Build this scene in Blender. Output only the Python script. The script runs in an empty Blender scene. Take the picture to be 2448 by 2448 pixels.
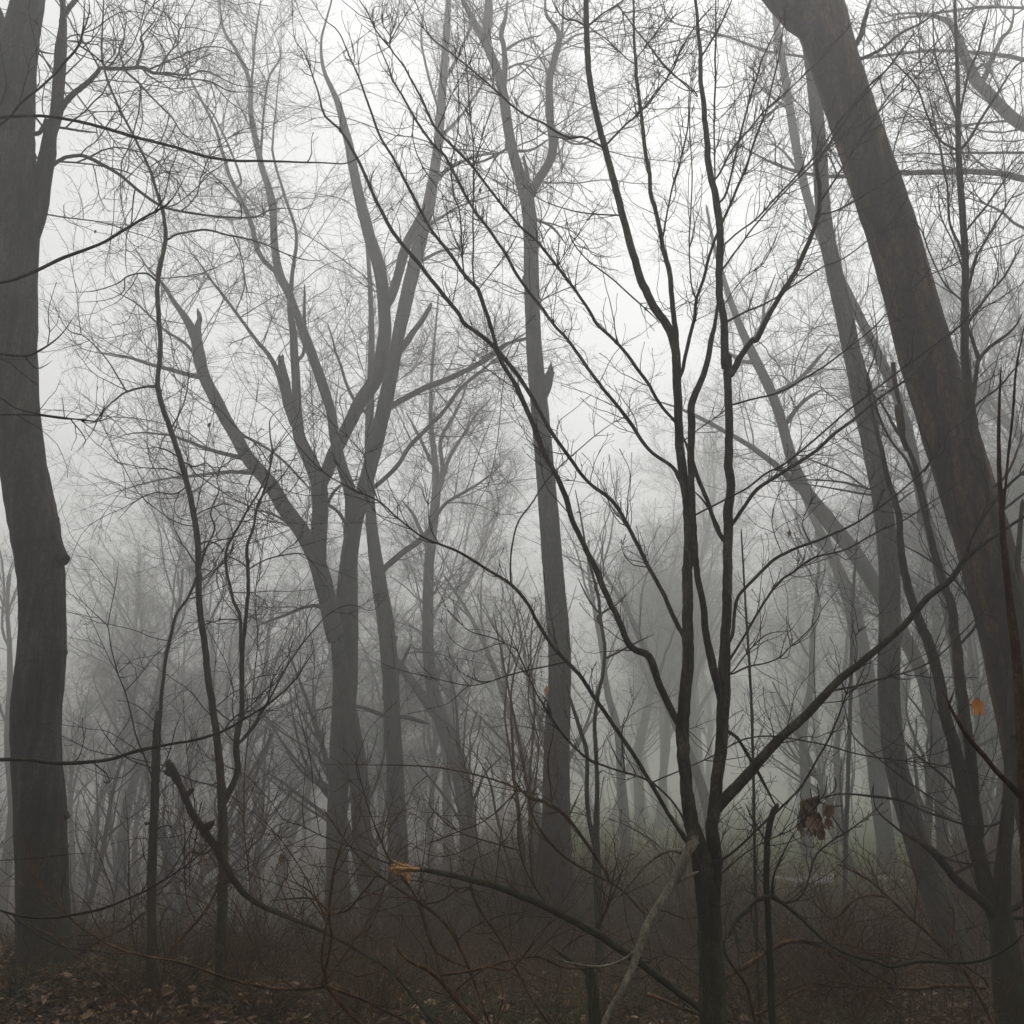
import bpy, math, random
import numpy as np
C = bpy.context.scene
COL = C.collection
R = math.radians

# ------------------------------------------------------------------ camera
PITCH = R(15.0); HALF = R(25.75); CAMZ = 1.6
F = 1224.0 / math.tan(HALF)              # focal length in pixels of a 2448 px frame
cd = bpy.data.cameras.new('camera'); cam = bpy.data.objects.new('camera', cd); COL.objects.link(cam)
cd.sensor_width = 36; cd.lens = 18 / math.tan(HALF); cd.clip_end = 2000; cd.clip_start = 0.05
cam.location = (0, 0, CAMZ); cam.rotation_euler = (R(90) + PITCH, 0, 0)
C.camera = cam

# ------------------------------------------------------------------ world, sun, exposure
SUN_EL, SUN_AZ = R(62), R(20)
w = bpy.data.worlds.new('World'); C.world = w; w.use_nodes = True
nt = w.node_tree; nt.nodes.clear()
def N(nt, t, **k):
    n = nt.nodes.new(t)
    for a, b in k.items():
        if a in n.inputs.keys() if hasattr(n.inputs, 'keys') else False: n.inputs[a].default_value = b
        else: setattr(n, a, b)
    return n
out = nt.nodes.new('ShaderNodeOutputWorld'); bg = nt.nodes.new('ShaderNodeBackground')
sky = nt.nodes.new('ShaderNodeTexSky'); sky.sky_type = 'NISHITA'; sky.sun_disc = False
sky.sun_elevation = SUN_EL; sky.sun_rotation = SUN_AZ; sky.air_density = 1.0; sky.dust_density = 1.0
hs = nt.nodes.new('ShaderNodeHueSaturation'); hs.inputs['Saturation'].default_value = 0.03
tc = nt.nodes.new('ShaderNodeTexCoord'); sp = nt.nodes.new('ShaderNodeSeparateXYZ')
mr = nt.nodes.new('ShaderNodeValToRGB')      # overcast: darkest at the wooded horizon, even and bright higher up
els = mr.color_ramp.elements
while len(els) < 5: els.new(0.5)
for i_, (p_, v_) in enumerate([(0.0, .12), (.08, .40), (.20, .70), (.36, .77), (1.0, .78)]): els[i_].position = p_; els[i_].color = (v_, v_, v_, 1)
mr.color_ramp.interpolation = 'EASE'
cn = nt.nodes.new('ShaderNodeTexNoise'); cn.inputs['Scale'].default_value = 1.6; cn.inputs['Detail'].default_value = 3
cr = nt.nodes.new('ShaderNodeMapRange'); cr.inputs['To Min'].default_value = 0.96; cr.inputs['To Max'].default_value = 1.04
m1 = nt.nodes.new('ShaderNodeMath'); m1.operation = 'MULTIPLY'
mx = nt.nodes.new('ShaderNodeMix'); mx.data_type = 'RGBA'; mx.blend_type = 'MULTIPLY'; mx.inputs[0].default_value = 1
L = nt.links.new
L(tc.outputs['Generated'], sp.inputs[0]); L(sp.outputs['Z'], mr.inputs['Fac']); L(tc.outputs['Generated'], cn.inputs['Vector'])
L(cn.outputs['Fac'], cr.inputs['Value']); L(mr.outputs[0], m1.inputs[0]); L(cr.outputs[0], m1.inputs[1])
L(sky.outputs[0], hs.inputs['Color']); L(hs.outputs[0], mx.inputs[6]); L(m1.outputs[0], mx.inputs[7])
L(mx.outputs[2], bg.inputs['Color']); L(bg.outputs[0], out.inputs['Surface'])
bg.inputs['Strength'].default_value = 0.15
sd = bpy.data.lights.new('sun', 'SUN'); so = bpy.data.objects.new('sun', sd); COL.objects.link(so)
sd.energy = 0.5; sd.angle = R(60); sd.color = (1, 0.98, 0.95)
so.rotation_euler = (R(90) - SUN_EL, 0, math.pi - SUN_AZ)
vs = C.view_settings
C.display_settings.display_device = 'sRGB'
vs.view_transform = 'Standard'; vs.look = 'None'; vs.gamma = 1; vs.use_curve_mapping = False
vs.exposure = 0.66
cy = C.cycles
cy.volume_bounces = 3; cy.max_bounces = 6; cy.diffuse_bounces = 2; cy.transparent_max_bounces = 4
cy.use_denoising = True; cy.use_adaptive_sampling = True; cy.adaptive_threshold = 0.02
cy.caustics_reflective = False; cy.caustics_refractive = False
FOG = 0.0134; FOG_ANISO = 0.78; FOG_ALB = (0.980, 0.979, 0.955)

# ------------------------------------------------------------------ materials
def mat(name):
    m = bpy.data.materials.new(name); m.use_nodes = True
    n = m.node_tree; b = n.nodes['Principled BSDF']; return m, n, b
def ramp(n, fac, stops):
    r = n.nodes.new('ShaderNodeValToRGB'); e = r.color_ramp.elements
    while len(e) < len(stops): e.new(0.5)
    for i, (p, c) in enumerate(stops): e[i].position = p; e[i].color = (*c, 1)
    n.links.new(fac, r.inputs[0]); return r.outputs[0]
def noise(n, scale, detail=4, rough=0.6, stretch=None, vec=None):
    t = n.nodes.new('ShaderNodeTexNoise'); t.inputs['Scale'].default_value = scale
    t.inputs['Detail'].default_value = detail; t.inputs['Roughness'].default_value = rough
    if vec is None:
        c = n.nodes.new('ShaderNodeTexCoord'); vec = c.outputs['Object']
    if stretch:
        mp = n.nodes.new('ShaderNodeMapping'); mp.inputs['Scale'].default_value = stretch
        n.links.new(vec, mp.inputs['Vector']); vec = mp.outputs[0]
    n.links.new(vec, t.inputs['Vector']); return t.outputs['Fac']
def bark(name, dark, mid, light, moss=None, sc=14, bump=0.5, dist=0.01, moss_h=2.5, st=(1, 1, 0.22)):
    m, n, b = mat(name)
    f = noise(n, sc, 6, 0.65, st)
    col = ramp(n, f, [(0.3, dark), (0.5, mid), (0.72, light)])
    big = noise(n, 1.3, 3, 0.6)
    mixn = n.nodes.new('ShaderNodeMix'); mixn.data_type = 'RGBA'; mixn.blend_type = 'MULTIPLY'; mixn.inputs[0].default_value = 0.7
    n.links.new(col, mixn.inputs[6]); n.links.new(ramp(n, big, [(0.35, (.45, .45, .47)), (0.62, (1.45, 1.40, 1.28))]), mixn.inputs[7])
    fine = n.nodes.new('ShaderNodeMix'); fine.data_type = 'RGBA'; fine.blend_type = 'MULTIPLY'; fine.inputs[0].default_value = 1
    n.links.new(mixn.outputs[2], fine.inputs[6]); n.links.new(ramp(n, noise(n, sc * 4.5, 3, .8, (1, 1, .45)), [(0.36, (.40, .38, .36)), (0.5, (.95, .95, .95)), (0.66, (1.7, 1.65, 1.55))]), fine.inputs[7])
    col = fine.outputs[2]
    if moss:
        c = n.nodes.new('ShaderNodeTexCoord'); s = n.nodes.new('ShaderNodeSeparateXYZ'); n.links.new(c.outputs['Object'], s.inputs[0])
        h = n.nodes.new('ShaderNodeMapRange'); h.inputs['From Min'].default_value = moss_h; h.inputs['From Max'].default_value = 0.0
        n.links.new(s.outputs['Z'], h.inputs['Value'])
        mf = noise(n, 4, 5, 0.7)
        mm = n.nodes.new('ShaderNodeMath'); mm.operation = 'MULTIPLY'; n.links.new(h.outputs[0], mm.inputs[0]); n.links.new(mf, mm.inputs[1])
        m2 = n.nodes.new('ShaderNodeMapRange'); m2.inputs['From Min'].default_value = 0.2; m2.inputs['From Max'].default_value = 0.5
        m2.inputs['To Max'].default_value = 0.75
        n.links.new(mm.outputs[0], m2.inputs['Value'])
        mo = n.nodes.new('ShaderNodeMix'); mo.data_type = 'RGBA'
        n.links.new(m2.outputs[0], mo.inputs[0]); n.links.new(col, mo.inputs[6]); mo.inputs[7].default_value = (*moss, 1); col = mo.outputs[2]
    n.links.new(col, b.inputs['Base Color'])
    b.inputs['Roughness'].default_value = 0.88; b.inputs['Specular IOR Level'].default_value = 0.25
    bp = n.nodes.new('ShaderNodeBump'); bp.inputs['Strength'].default_value = bump; bp.inputs['Distance'].default_value = dist
    n.links.new(f, bp.inputs['Height']); n.links.new(bp.outputs[0], b.inputs['Normal'])
    return m
M = {}
M['big'] = bark('bark_big', (.009, .008, .007), (.030, .028, .024), (.075, .068, .060), (.030, .036, .018), sc=13, bump=0.9, dist=0.03, st=(1, 1, .16))
M['brown'] = bark('bark_brown', (.009, .006, .005), (.034, .023, .016), (.12, .072, .045), (.030, .033, .017), sc=9, bump=0.9, dist=0.03, st=(1, 1, .12))
M['mid'] = bark('bark_mid', (0.018, 0.017, 0.015), (0.042, 0.040, 0.036), (0.072, 0.069, 0.063), (0.033, 0.037, 0.021), sc=8, bump=0.5, dist=0.02)
M['sapling'] = bark('bark_sapling', (.014, .012, .008), (.034, .031, .021), (.085, .080, .060), (.034, .038, .016), sc=24, bump=0.6, dist=0.006, moss_h=2.2, st=(1, 1, .35))
M['twig'] = bark('bark_twig', (0.012, 0.011, 0.010), (0.024, 0.022, 0.019), (0.045, 0.041, 0.036), None, sc=40, bump=0.2, dist=0.002)
M['thin'] = bark('bark_thin_dark', (.008, .006, .004), (.027, .022, .015), (.070, .060, .043), (.034, .038, .014), sc=24, bump=0.6, dist=0.006)
M['brush'] = bark('bark_brush', (.020, .010, .005), (.062, .033, .016), (.180, .105, .058), None, sc=20, bump=0.3, dist=0.003)
M['pale'] = bark('wood_pale', (.07, .062, .050), (.16, .145, .118), (.28, .26, .22), None, sc=26, bump=0.5, dist=0.004)
M['red'] = bark('bark_red', (.018, .010, .007), (.044, .024, .016), (.10, .060, .042), None, sc=60, bump=0.3, dist=0.002, st=(1, 1, .3))
M['split'] = bark('split_wood', (.22, .11, .045), (.42, .24, .10), (.60, .40, .20), None, sc=60, bump=0.6, dist=0.004, st=(.3, 1, 1))
M['rot'] = bark('rotten_wood', (.006, .004, .003), (.024, .017, .011), (.075, .052, .034), (.034, .040, .014), sc=20, bump=1.0, dist=0.03)

def leafmat(name, a, b_, c):
    m, n, b = mat(name)
    g = n.nodes.new('ShaderNodeNewGeometry')
    col = ramp(n, g.outputs['Random Per Island'], [(0.0, a), (0.5, b_), (1.0, c)])
    f = noise(n, 60, 4, 0.7)
    mi = n.nodes.new('ShaderNodeMix'); mi.data_type = 'RGBA'; mi.blend_type = 'MULTIPLY'; mi.inputs[0].default_value = 0.6
    n.links.new(col, mi.inputs[6]); n.links.new(ramp(n, f, [(0.3, (.5, .5, .5)), (0.7, (1.2, 1.2, 1.2))]), mi.inputs[7])
    n.links.new(mi.outputs[2], b.inputs['Base Color']); b.inputs['Roughness'].default_value = 0.75
    return m
M['litter'] = leafmat('dead_leaves', (.032, .016, .007), (.125, .070, .034), (.40, .26, .15))
M['leaf_rust'] = leafmat('rust_leaf', (.10, .050, .030), (.18, .100, .062), (.27, .18, .12))
M['leaf_tan'] = leafmat('tan_leaf', (.20, .13, .085), (.24, .16, .11), (.28, .19, .13))
M['leaf_brown'] = leafmat('brown_leaf', (.07, .035, .022), (.09, .045, .028), (.12, .06, .036))
M['leaf_orange'] = leafmat('orange_leaf', (.42, .15, .04), (.5, .20, .05), (.55, .25, .07))
M['leaf_dark'] = leafmat('withered_leaf', (.04, .028, .02), (.06, .042, .03), (.09, .06, .04))
M['grass'] = leafmat('grass', (.040, .080, .014), (.075, .125, .022), (.14, .17, .045))
M['straw'] = leafmat('dry_stalks', (.045, .022, .012), (.09, .048, .026), (.17, .11, .06))

# ------------------------------------------------------------------ ground
def sstep(x, a, b):
    t = np.clip((np.asarray(x, float) - a) / (b - a), 0, 1); return t * t * (3 - 2 * t)
_rg = np.random.default_rng(5)
_wv = [(_rg.uniform(-1, 1) * s, _rg.uniform(-1, 1) * s, _rg.uniform(0, 6.28), a) for s, a in
       ((.25, .10), (.3, .10), (.5, .06), (.9, .04), (1.6, .03), (2.4, .025), (3.3, .02), (4.5, .012), (5, .012), (.4, .06))]
def ground(x, y):
    x = np.asarray(x, float); y = np.asarray(y, float)
    z = np.zeros(np.broadcast(x, y).shape)
    for a, b, p, am in _wv: z = z + am * np.sin(a * x + b * y + p)
    # the bank falls away behind the first trees, most steeply on the left
    left = sstep(-x, 1.4, 4.2)
    z = z - left * 3.2 * sstep(y, 10.0, 20.0) - (1 - left) * .55 * sstep(y, 14.0, 30.0)
    z = z + 0.18 * sstep(-x, 1.0, 3.4) * np.exp(-((y - 8.8) / 1.8) ** 2) * 1.6
    return z + 0.006 * np.maximum(y - 60, 0)

def mesh_obj(name, V, Fq, material, parent=None, smooth=True, tri=False):
    me = bpy.data.meshes.new(name)
    V = np.ascontiguousarray(V, dtype=np.float32); k = 3 if tri else 4
    Fq = np.ascontiguousarray(Fq, dtype=np.int32)
    me.vertices.add(len(V)); me.vertices.foreach_set('co', V.ravel())
    me.loops.add(Fq.size); me.loops.foreach_set('vertex_index', Fq.ravel())
    me.polygons.add(len(Fq)); me.polygons.foreach_set('loop_start', np.arange(0, Fq.size, k, dtype=np.int32))
    try: me.polygons.foreach_set('loop_total', np.full(len(Fq), k, dtype=np.int32))
    except Exception: pass
    me.polygons.foreach_set('use_smooth', np.full(len(Fq), smooth, dtype=bool))
    me.update(calc_edges=True); me.materials.append(material)
    o = bpy.data.objects.new(name, me); COL.objects.link(o)
    if parent is not None: o.parent = parent
    return o
def tag(o, label=None, cat=None, group=None, kind=None):
    if label: o['label'] = label
    if cat: o['category'] = cat
    if group: o['group'] = group
    if kind: o['kind'] = kind
    return o

# ground sheet: fine near the camera, coarse to the horizon
def axis(lo, hi, n, p):
    t = np.linspace(-1, 1, n); return (lo + hi) / 2 + np.sign(t) * np.abs(t) ** p * (hi - lo) / 2
gx = axis(-420, 420, 241, 3.6)
gy = np.concatenate([-np.geomspace(420, 2, 22), np.arange(0, 30, .16), np.geomspace(30, 420, 60)])
X, Y = np.meshgrid(gx, gy, indexing='ij')
rr = np.random.default_rng(3)
Z = ground(X, Y) + rr.normal(0, .006, X.shape)
V = np.stack([X, Y, Z], -1).reshape(-1, 3)
nx, ny = X.shape
ii, jj = np.meshgrid(np.arange(nx - 1), np.arange(ny - 1), indexing='ij'); a = (ii * ny + jj).ravel()
gm, n, b = mat('forest_floor')
tcn = n.nodes.new('ShaderNodeTexCoord').outputs['Object']
f1 = noise(n, 9, 8, 0.75, None, tcn)
litter = ramp(n, f1, [(0.32, (.012, .006, .004)), (0.5, (.040, .022, .012)), (0.68, (.10, .060, .034))])
f2 = noise(n, 5, 6, 0.7, None, tcn)
green = ramp(n, f2, [(0.3, (.045, .062, .012)), (0.55, (.09, .112, .026)), (0.75, (.15, .155, .05))])
sep = n.nodes.new('ShaderNodeSeparateXYZ'); n.links.new(tcn, sep.inputs[0])
my = n.nodes.new('ShaderNodeMapRange'); my.inputs['From Min'].default_value = 15; my.inputs['From Max'].default_value = 24
n.links.new(sep.outputs['Y'], my.inputs['Value'])
mxx = n.nodes.new('ShaderNodeMapRange'); mxx.inputs['From Min'].default_value = -1; mxx.inputs['From Max'].default_value = 3
n.links.new(sep.outputs['X'], mxx.inputs['Value'])
mm = n.nodes.new('ShaderNodeMath'); mm.operation = 'MULTIPLY'; n.links.new(my.outputs[0], mm.inputs[0]); n.links.new(mxx.outputs[0], mm.inputs[1])
f3 = noise(n, 0.9, 4, 0.6, None, tcn)
pt = n.nodes.new('ShaderNodeMapRange'); pt.inputs['From Min'].default_value = .56; pt.inputs['From Max'].default_value = .66; pt.inputs['To Max'].default_value = .7
n.links.new(f3, pt.inputs['Value'])
mmx = n.nodes.new('ShaderNodeMath'); mmx.operation = 'MAXIMUM'; n.links.new(mm.outputs[0], mmx.inputs[0]); n.links.new(pt.outputs[0], mmx.inputs[1])
mg = n.nodes.new('ShaderNodeMix'); mg.data_type = 'RGBA'; n.links.new(mmx.outputs[0], mg.inputs[0]); n.links.new(litter, mg.inputs[6]); n.links.new(green, mg.inputs[7])
n.links.new(mg.outputs[2], b.inputs['Base Color']); b.inputs['Roughness'].default_value = 0.95; b.inputs['Specular IOR Level'].default_value = .1
bp = n.nodes.new('ShaderNodeBump'); bp.inputs['Distance'].default_value = .05; n.links.new(f1, bp.inputs['Height']); n.links.new(bp.outputs[0], b.inputs['Normal'])
tag(mesh_obj('ground', V, np.stack([a, a + ny, a + ny + 1, a + 1], 1), gm), kind='structure')

# a pale worn path beyond the bank, on the right
pm, n, b = mat('path_gravel'); f = noise(n, 12, 6, .7)
n.links.new(ramp(n, f, [(.3, (.14, .135, .12)), (.7, (.34, .33, .30))]), b.inputs['Base Color']); b.inputs['Roughness'].default_value = .9
ts = np.linspace(0, 1, 60)
px_ = 5.2 + ts * 4.6; py_ = 22.6 + 2.6 * ts
wv = 1.0 + .4 * np.sin(ts * 17)
V = []
for s in np.linspace(-1, 1, 5):
    V.append(np.stack([px_ - s * wv * .3, py_ + s * wv, ground(px_ - s * wv * .3, py_ + s * wv) + .012], 1))
V = np.stack(V, 1).reshape(-1, 3); ii, jj = np.meshgrid(np.arange(59), np.arange(4), indexing='ij'); a = (ii * 5 + jj).ravel()
tag(mesh_obj('path', V, np.stack([a, a + 5, a + 6, a + 1], 1), pm), kind='structure')

# ------------------------------------------------------------------ tubes and twigs (numpy)
def unit(v): return v / np.maximum(np.linalg.norm(v, axis=-1, keepdims=True), 1e-9)
def tubes(P, r, k=4, cap=True, jit=None, rng=None):
    """P [n,R,3] centre lines, r [n,R] radii -> verts, quads; tips close to a point."""
    n, Rn, _ = P.shape
    T = np.empty_like(P); T[:, 1:-1] = P[:, 2:] - P[:, :-2]; T[:, 0] = P[:, 1] - P[:, 0]; T[:, -1] = P[:, -1] - P[:, -2]; T = unit(T)
    ref = np.tile(np.array([1., .13, .07]), (n, 1)); bad = np.abs((ref * T[:, 0]).sum(-1)) > .85; ref[bad] = (0.1, .2, 1.)
    ang = np.arange(k) * 2 * math.pi / k
    V = np.empty((n, Rn, k, 3))
    for i in range(Rn):
        ref = unit(ref - (ref * T[:, i]).sum(-1, keepdims=True) * T[:, i]); bi = np.cross(T[:, i], ref)
        rad = r[:, i, None] * np.ones((1, k))
        if jit is not None: rad = rad * jit[:, i]
        V[:, i] = P[:, i, None] + rad[..., None] * (np.cos(ang)[None, :, None] * ref[:, None] + np.sin(ang)[None, :, None] * bi[:, None])
    idx = np.arange(n * Rn * k).reshape(n, Rn, k); nx_ = np.roll(idx, -1, 2)
    q = np.stack([idx[:, :-1], nx_[:, :-1], nx_[:, 1:], idx[:, 1:]], -1).reshape(-1, 4)
    return V.reshape(-1, 3), q
class MB:
    def __init__(s): s.V = []; s.F = []; s.n = 0
    def add(s, V, Fq): s.V.append(V); s.F.append(Fq + s.n); s.n += len(V)
    def build(s, name, m, parent=None, base=None):
        if not s.V: return None
        V = np.concatenate(s.V)
        if base is not None: V = V - np.asarray(base)
        return mesh_obj(name, V, np.concatenate(s.F), m, parent)
def grow(P0, D0, Ln, seg, wig, up, rng, kink=0.0):
    n = len(P0); P = np.empty((n, seg + 1, 3)); P[:, 0] = P0; D = unit(D0)
    drift = rng.normal(0, wig, (n, 3))
    for i in range(seg):
        D = unit(D + drift * .38 + rng.normal(0, wig * 1.15, (n, 3)) + np.array([0, 0, 1.]) * up)
        if kink and rng.random() < .5: drift = rng.normal(0, wig * kink, (n, 3))
        P[:, i + 1] = P[:, i] + D * (Ln / seg)[:, None]
    return P
def kids(P, r, per, t0, t1, spread, rng, opposite=False, flat=0.0, L=None):
    """children attached along every line of P; per = number or array"""
    n, Rn, _ = P.shape
    seglen = np.linalg.norm(P[:, 1:] - P[:, :-1], axis=-1).sum(1)
    cnt = np.broadcast_to(np.asarray(per, float), (n,)); cnt = np.floor(cnt + rng.random(n)).astype(int)
    who = np.repeat(np.arange(n), cnt)
    if len(who) == 0: return None
    t = t0 + (t1 - t0) * rng.random(len(who))
    if opposite: who = np.repeat(who, 2); t = np.repeat(t, 2)
    f = t * (Rn - 1); i = np.minimum(f.astype(int), Rn - 2); g = (f - i)[:, None]
    Q = P[who, i] * (1 - g) + P[who, i + 1] * g; rad = r[who, i] * (1 - g[:, 0]) + r[who, i + 1] * g[:, 0]
    T = unit(P[who, i + 1] - P[who, i])
    side = rng.normal(0, 1, (len(who), 3)); side[:, 2] *= (1 - flat)
    if opposite: side[1::2] = -side[::2]
    side = unit(side - (side * T).sum(-1, keepdims=True) * T)
    a = np.asarray(spread) * rng.uniform(.75, 1.25, len(who)) if np.ndim(spread) == 0 else rng.uniform(*spread, len(who))
    D = T * np.cos(a)[:, None] + side * np.sin(a)[:, None]
    return Q, D, rad, t, seglen[who], who

# twig recipes: levels of (per metre of parent, min len, max len, segments, wiggle, upward curl, spread angles, start radius, sides)
def twigs_on(mb, P, r, recipe, rng, px=None, opposite=False, t0=.08, flat=0.0, dens=1.0, scale=1.0):
    cur = [(P, r)]; anc = None; parts = []
    for lv, (pm_, l0, l1, seg, wig, up, spr, rad, k) in enumerate(recipe):
        P_, r_ = cur[-1]
        sl = np.linalg.norm(P_[:, 1:] - P_[:, :-1], axis=-1).sum(1)
        K = kids(P_, r_, sl * pm_ * (dens if lv == 0 else 1) * (.5 if opposite else 1), t0 if lv == 0 else .12, .97, spr, rng, opposite, flat)
        if K is None: return parts
        Q, D, pr, t, psl, who = K
        Ln = rng.uniform(l0, l1, len(Q)) * (1.15 - .6 * t) * scale
        if lv: Ln = np.minimum(Ln, psl * .75)
        G = grow(Q, D, Ln, seg, wig, up, rng, 1.5)
        r0 = np.minimum(rad * rng.uniform(.7, 1.2, len(Q)) * np.sqrt(scale), pr * .8)
        rr_ = r0[:, None] * np.linspace(1, .42, seg + 1)[None]
        if rad < .003 and seg < 9: rr_[:, -1] *= 1.9
        anc = np.arange(len(Q)) if anc is None else anc[who]; parts.append((G, rr_, k, anc)); cur.append((G, rr_))
        if mb is not None: mb.add(*tubes(G, rr_, k))
    return parts

# ------------------------------------------------------------------ tracing: pixels of the photograph's views -> points at real distances
OFF = {'A': (0, 0), 'B': (774, 0), 'C': (1548, 0), 'D': (0, 774), 'E': (774, 774), 'G': (1548, 774), 'H': (0, 1548), 'I': (774, 1548), 'J': (1548, 1548)}
SC = 900 / 1932.0
sP, cP = math.sin(PITCH), math.cos(PITCH)
def at(x, y, Yd):
    u = (x - 1224) / F; v = (1224 - y) / F
    dx, dy, dz = u, cP - v * sP, sP + v * cP
    t = Yd / dy
    return np.array([t * dx, Yd, CAMZ + t * dz]), t
def parse(s):
    toks = s.split(); crop = None; pts = []; opt = {}
    for t in toks:
        if t in OFF: crop = OFF[t]
        elif '=' in t: k, v = t.split('='); opt[k] = float(v)
        elif t == 'rev': opt['rev'] = 1
        else:
            a = [float(q) for q in t.split(',')]
            pts.append([crop[0] + a[0] * SC, crop[1] + a[1] * SC, a[2] * SC if len(a) > 2 else np.nan])
    p = np.array(pts)
    if opt.get('rev'): p = p[::-1].copy()
    i = np.arange(len(p)); ok = ~np.isnan(p[:, 2])
    p[:, 2] = np.interp(i, i[ok], p[ok, 2])
    if ok.sum() == 1: p[:, 2] = p[ok, 2][0] * np.linspace(1, .45, len(p))
    return p, opt
def spline(p, step):
    """Catmull-Rom through rows of p, resampled so that steps are about `step` of the first 3 columns"""
    n = len(p); q = np.vstack([2 * p[0] - p[1], p, 2 * p[-1] - p[-2]]); o = []
    for i in range(1, n):
        p0, p1, p2, p3 = q[i - 1], q[i], q[i + 1], q[i + 2]
        m = max(2, int(np.linalg.norm((p2 - p1)[:3]) / step) + 1); t = np.linspace(0, 1, m, endpoint=False)[:, None]
        o.append(.5 * ((2 * p1) + (-p0 + p2) * t + (2 * p0 - 5 * p1 + 4 * p2 - p3) * t ** 2 + (-p0 + 3 * p1 - 3 * p2 + p3) * t ** 3))
    return np.vstack(o + [p[-1:]])
def knobs(rng, nr, k, amp, freq):
    """uneven outline for a trunk: smooth random bulges round and along it"""
    a = np.arange(k) / k * 2 * math.pi; z = np.arange(nr)
    j = np.ones((nr, k))
    for _ in range(9):
        m = rng.integers(1, 4); fz = rng.uniform(.3, 1.6) * freq
        j += amp / 3 * np.sin(m * a[None] + rng.uniform(0, 6.3) + fz * z[:, None] * rng.choice([-.3, .3])) * np.sin(fz * z[:, None] + rng.uniform(0, 6.3))
    return (j + rng.normal(0, amp * .18, (nr, k)))[None]

REC = {
 # near saplings: stiff opposite shoots curving upward
 'near': [(7.5, .07, .46, 8, .15, .12, (.45, .95), .0026, 5), (7.0, .04, .18, 4, .16, .14, (.5, 1.0), .0017, 4)],
 'nearlong': [(3.0, .25, 1.1, 10, .13, .10, (.45, .9), .0038, 5), (7.0, .08, .35, 5, .15, .12, (.5, 1.0), .0021, 4), (5.0, .04, .14, 3, .15, .12, (.5, 1.0), .0014, 3)],
 # slim understorey trees: fine twigs
 'slim': [(3.8, .25, 1.5, 12, .12, .03, (.6, 1.3), .0046, 5), (7.0, .12, .60, 8, .15, .02, (.6, 1.2), .0024, 4), (8.0, .05, .22, 4, .18, .02, (.6, 1.2), .0015, 3)],
 # big trees in the mist: long level sprays
 'mid': [(2.5, .8, 3.8, 13, .09, .03, (.6, 1.3), .0125, 5), (3.8, .4, 1.8, 9, .13, .02, (.5, 1.1), .0062, 4), (5.0, .2, .9, 6, .16, .02, (.5, 1.1), .0038, 3), (4.5, .10, .35, 3, .2, .02, (.5, 1.1), .0028, 3)],
 'big': [(2.2, .5, 2.3, 13, .14, .02, (.7, 1.4), .009, 5), (5.5, .3, 1.1, 8, .18, .02, (.5, 1.2), .0042, 4), (8.0, .1, .45, 5, .2, .02, (.5, 1.2), .0024, 3)],
 'brush': [(9.0, .15, .8, 8, .16, .06, (.5, 1.2), .0028, 4), (7.0, .05, .25, 4, .2, .05, (.5, 1.2), .0018, 3)],
}
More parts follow.
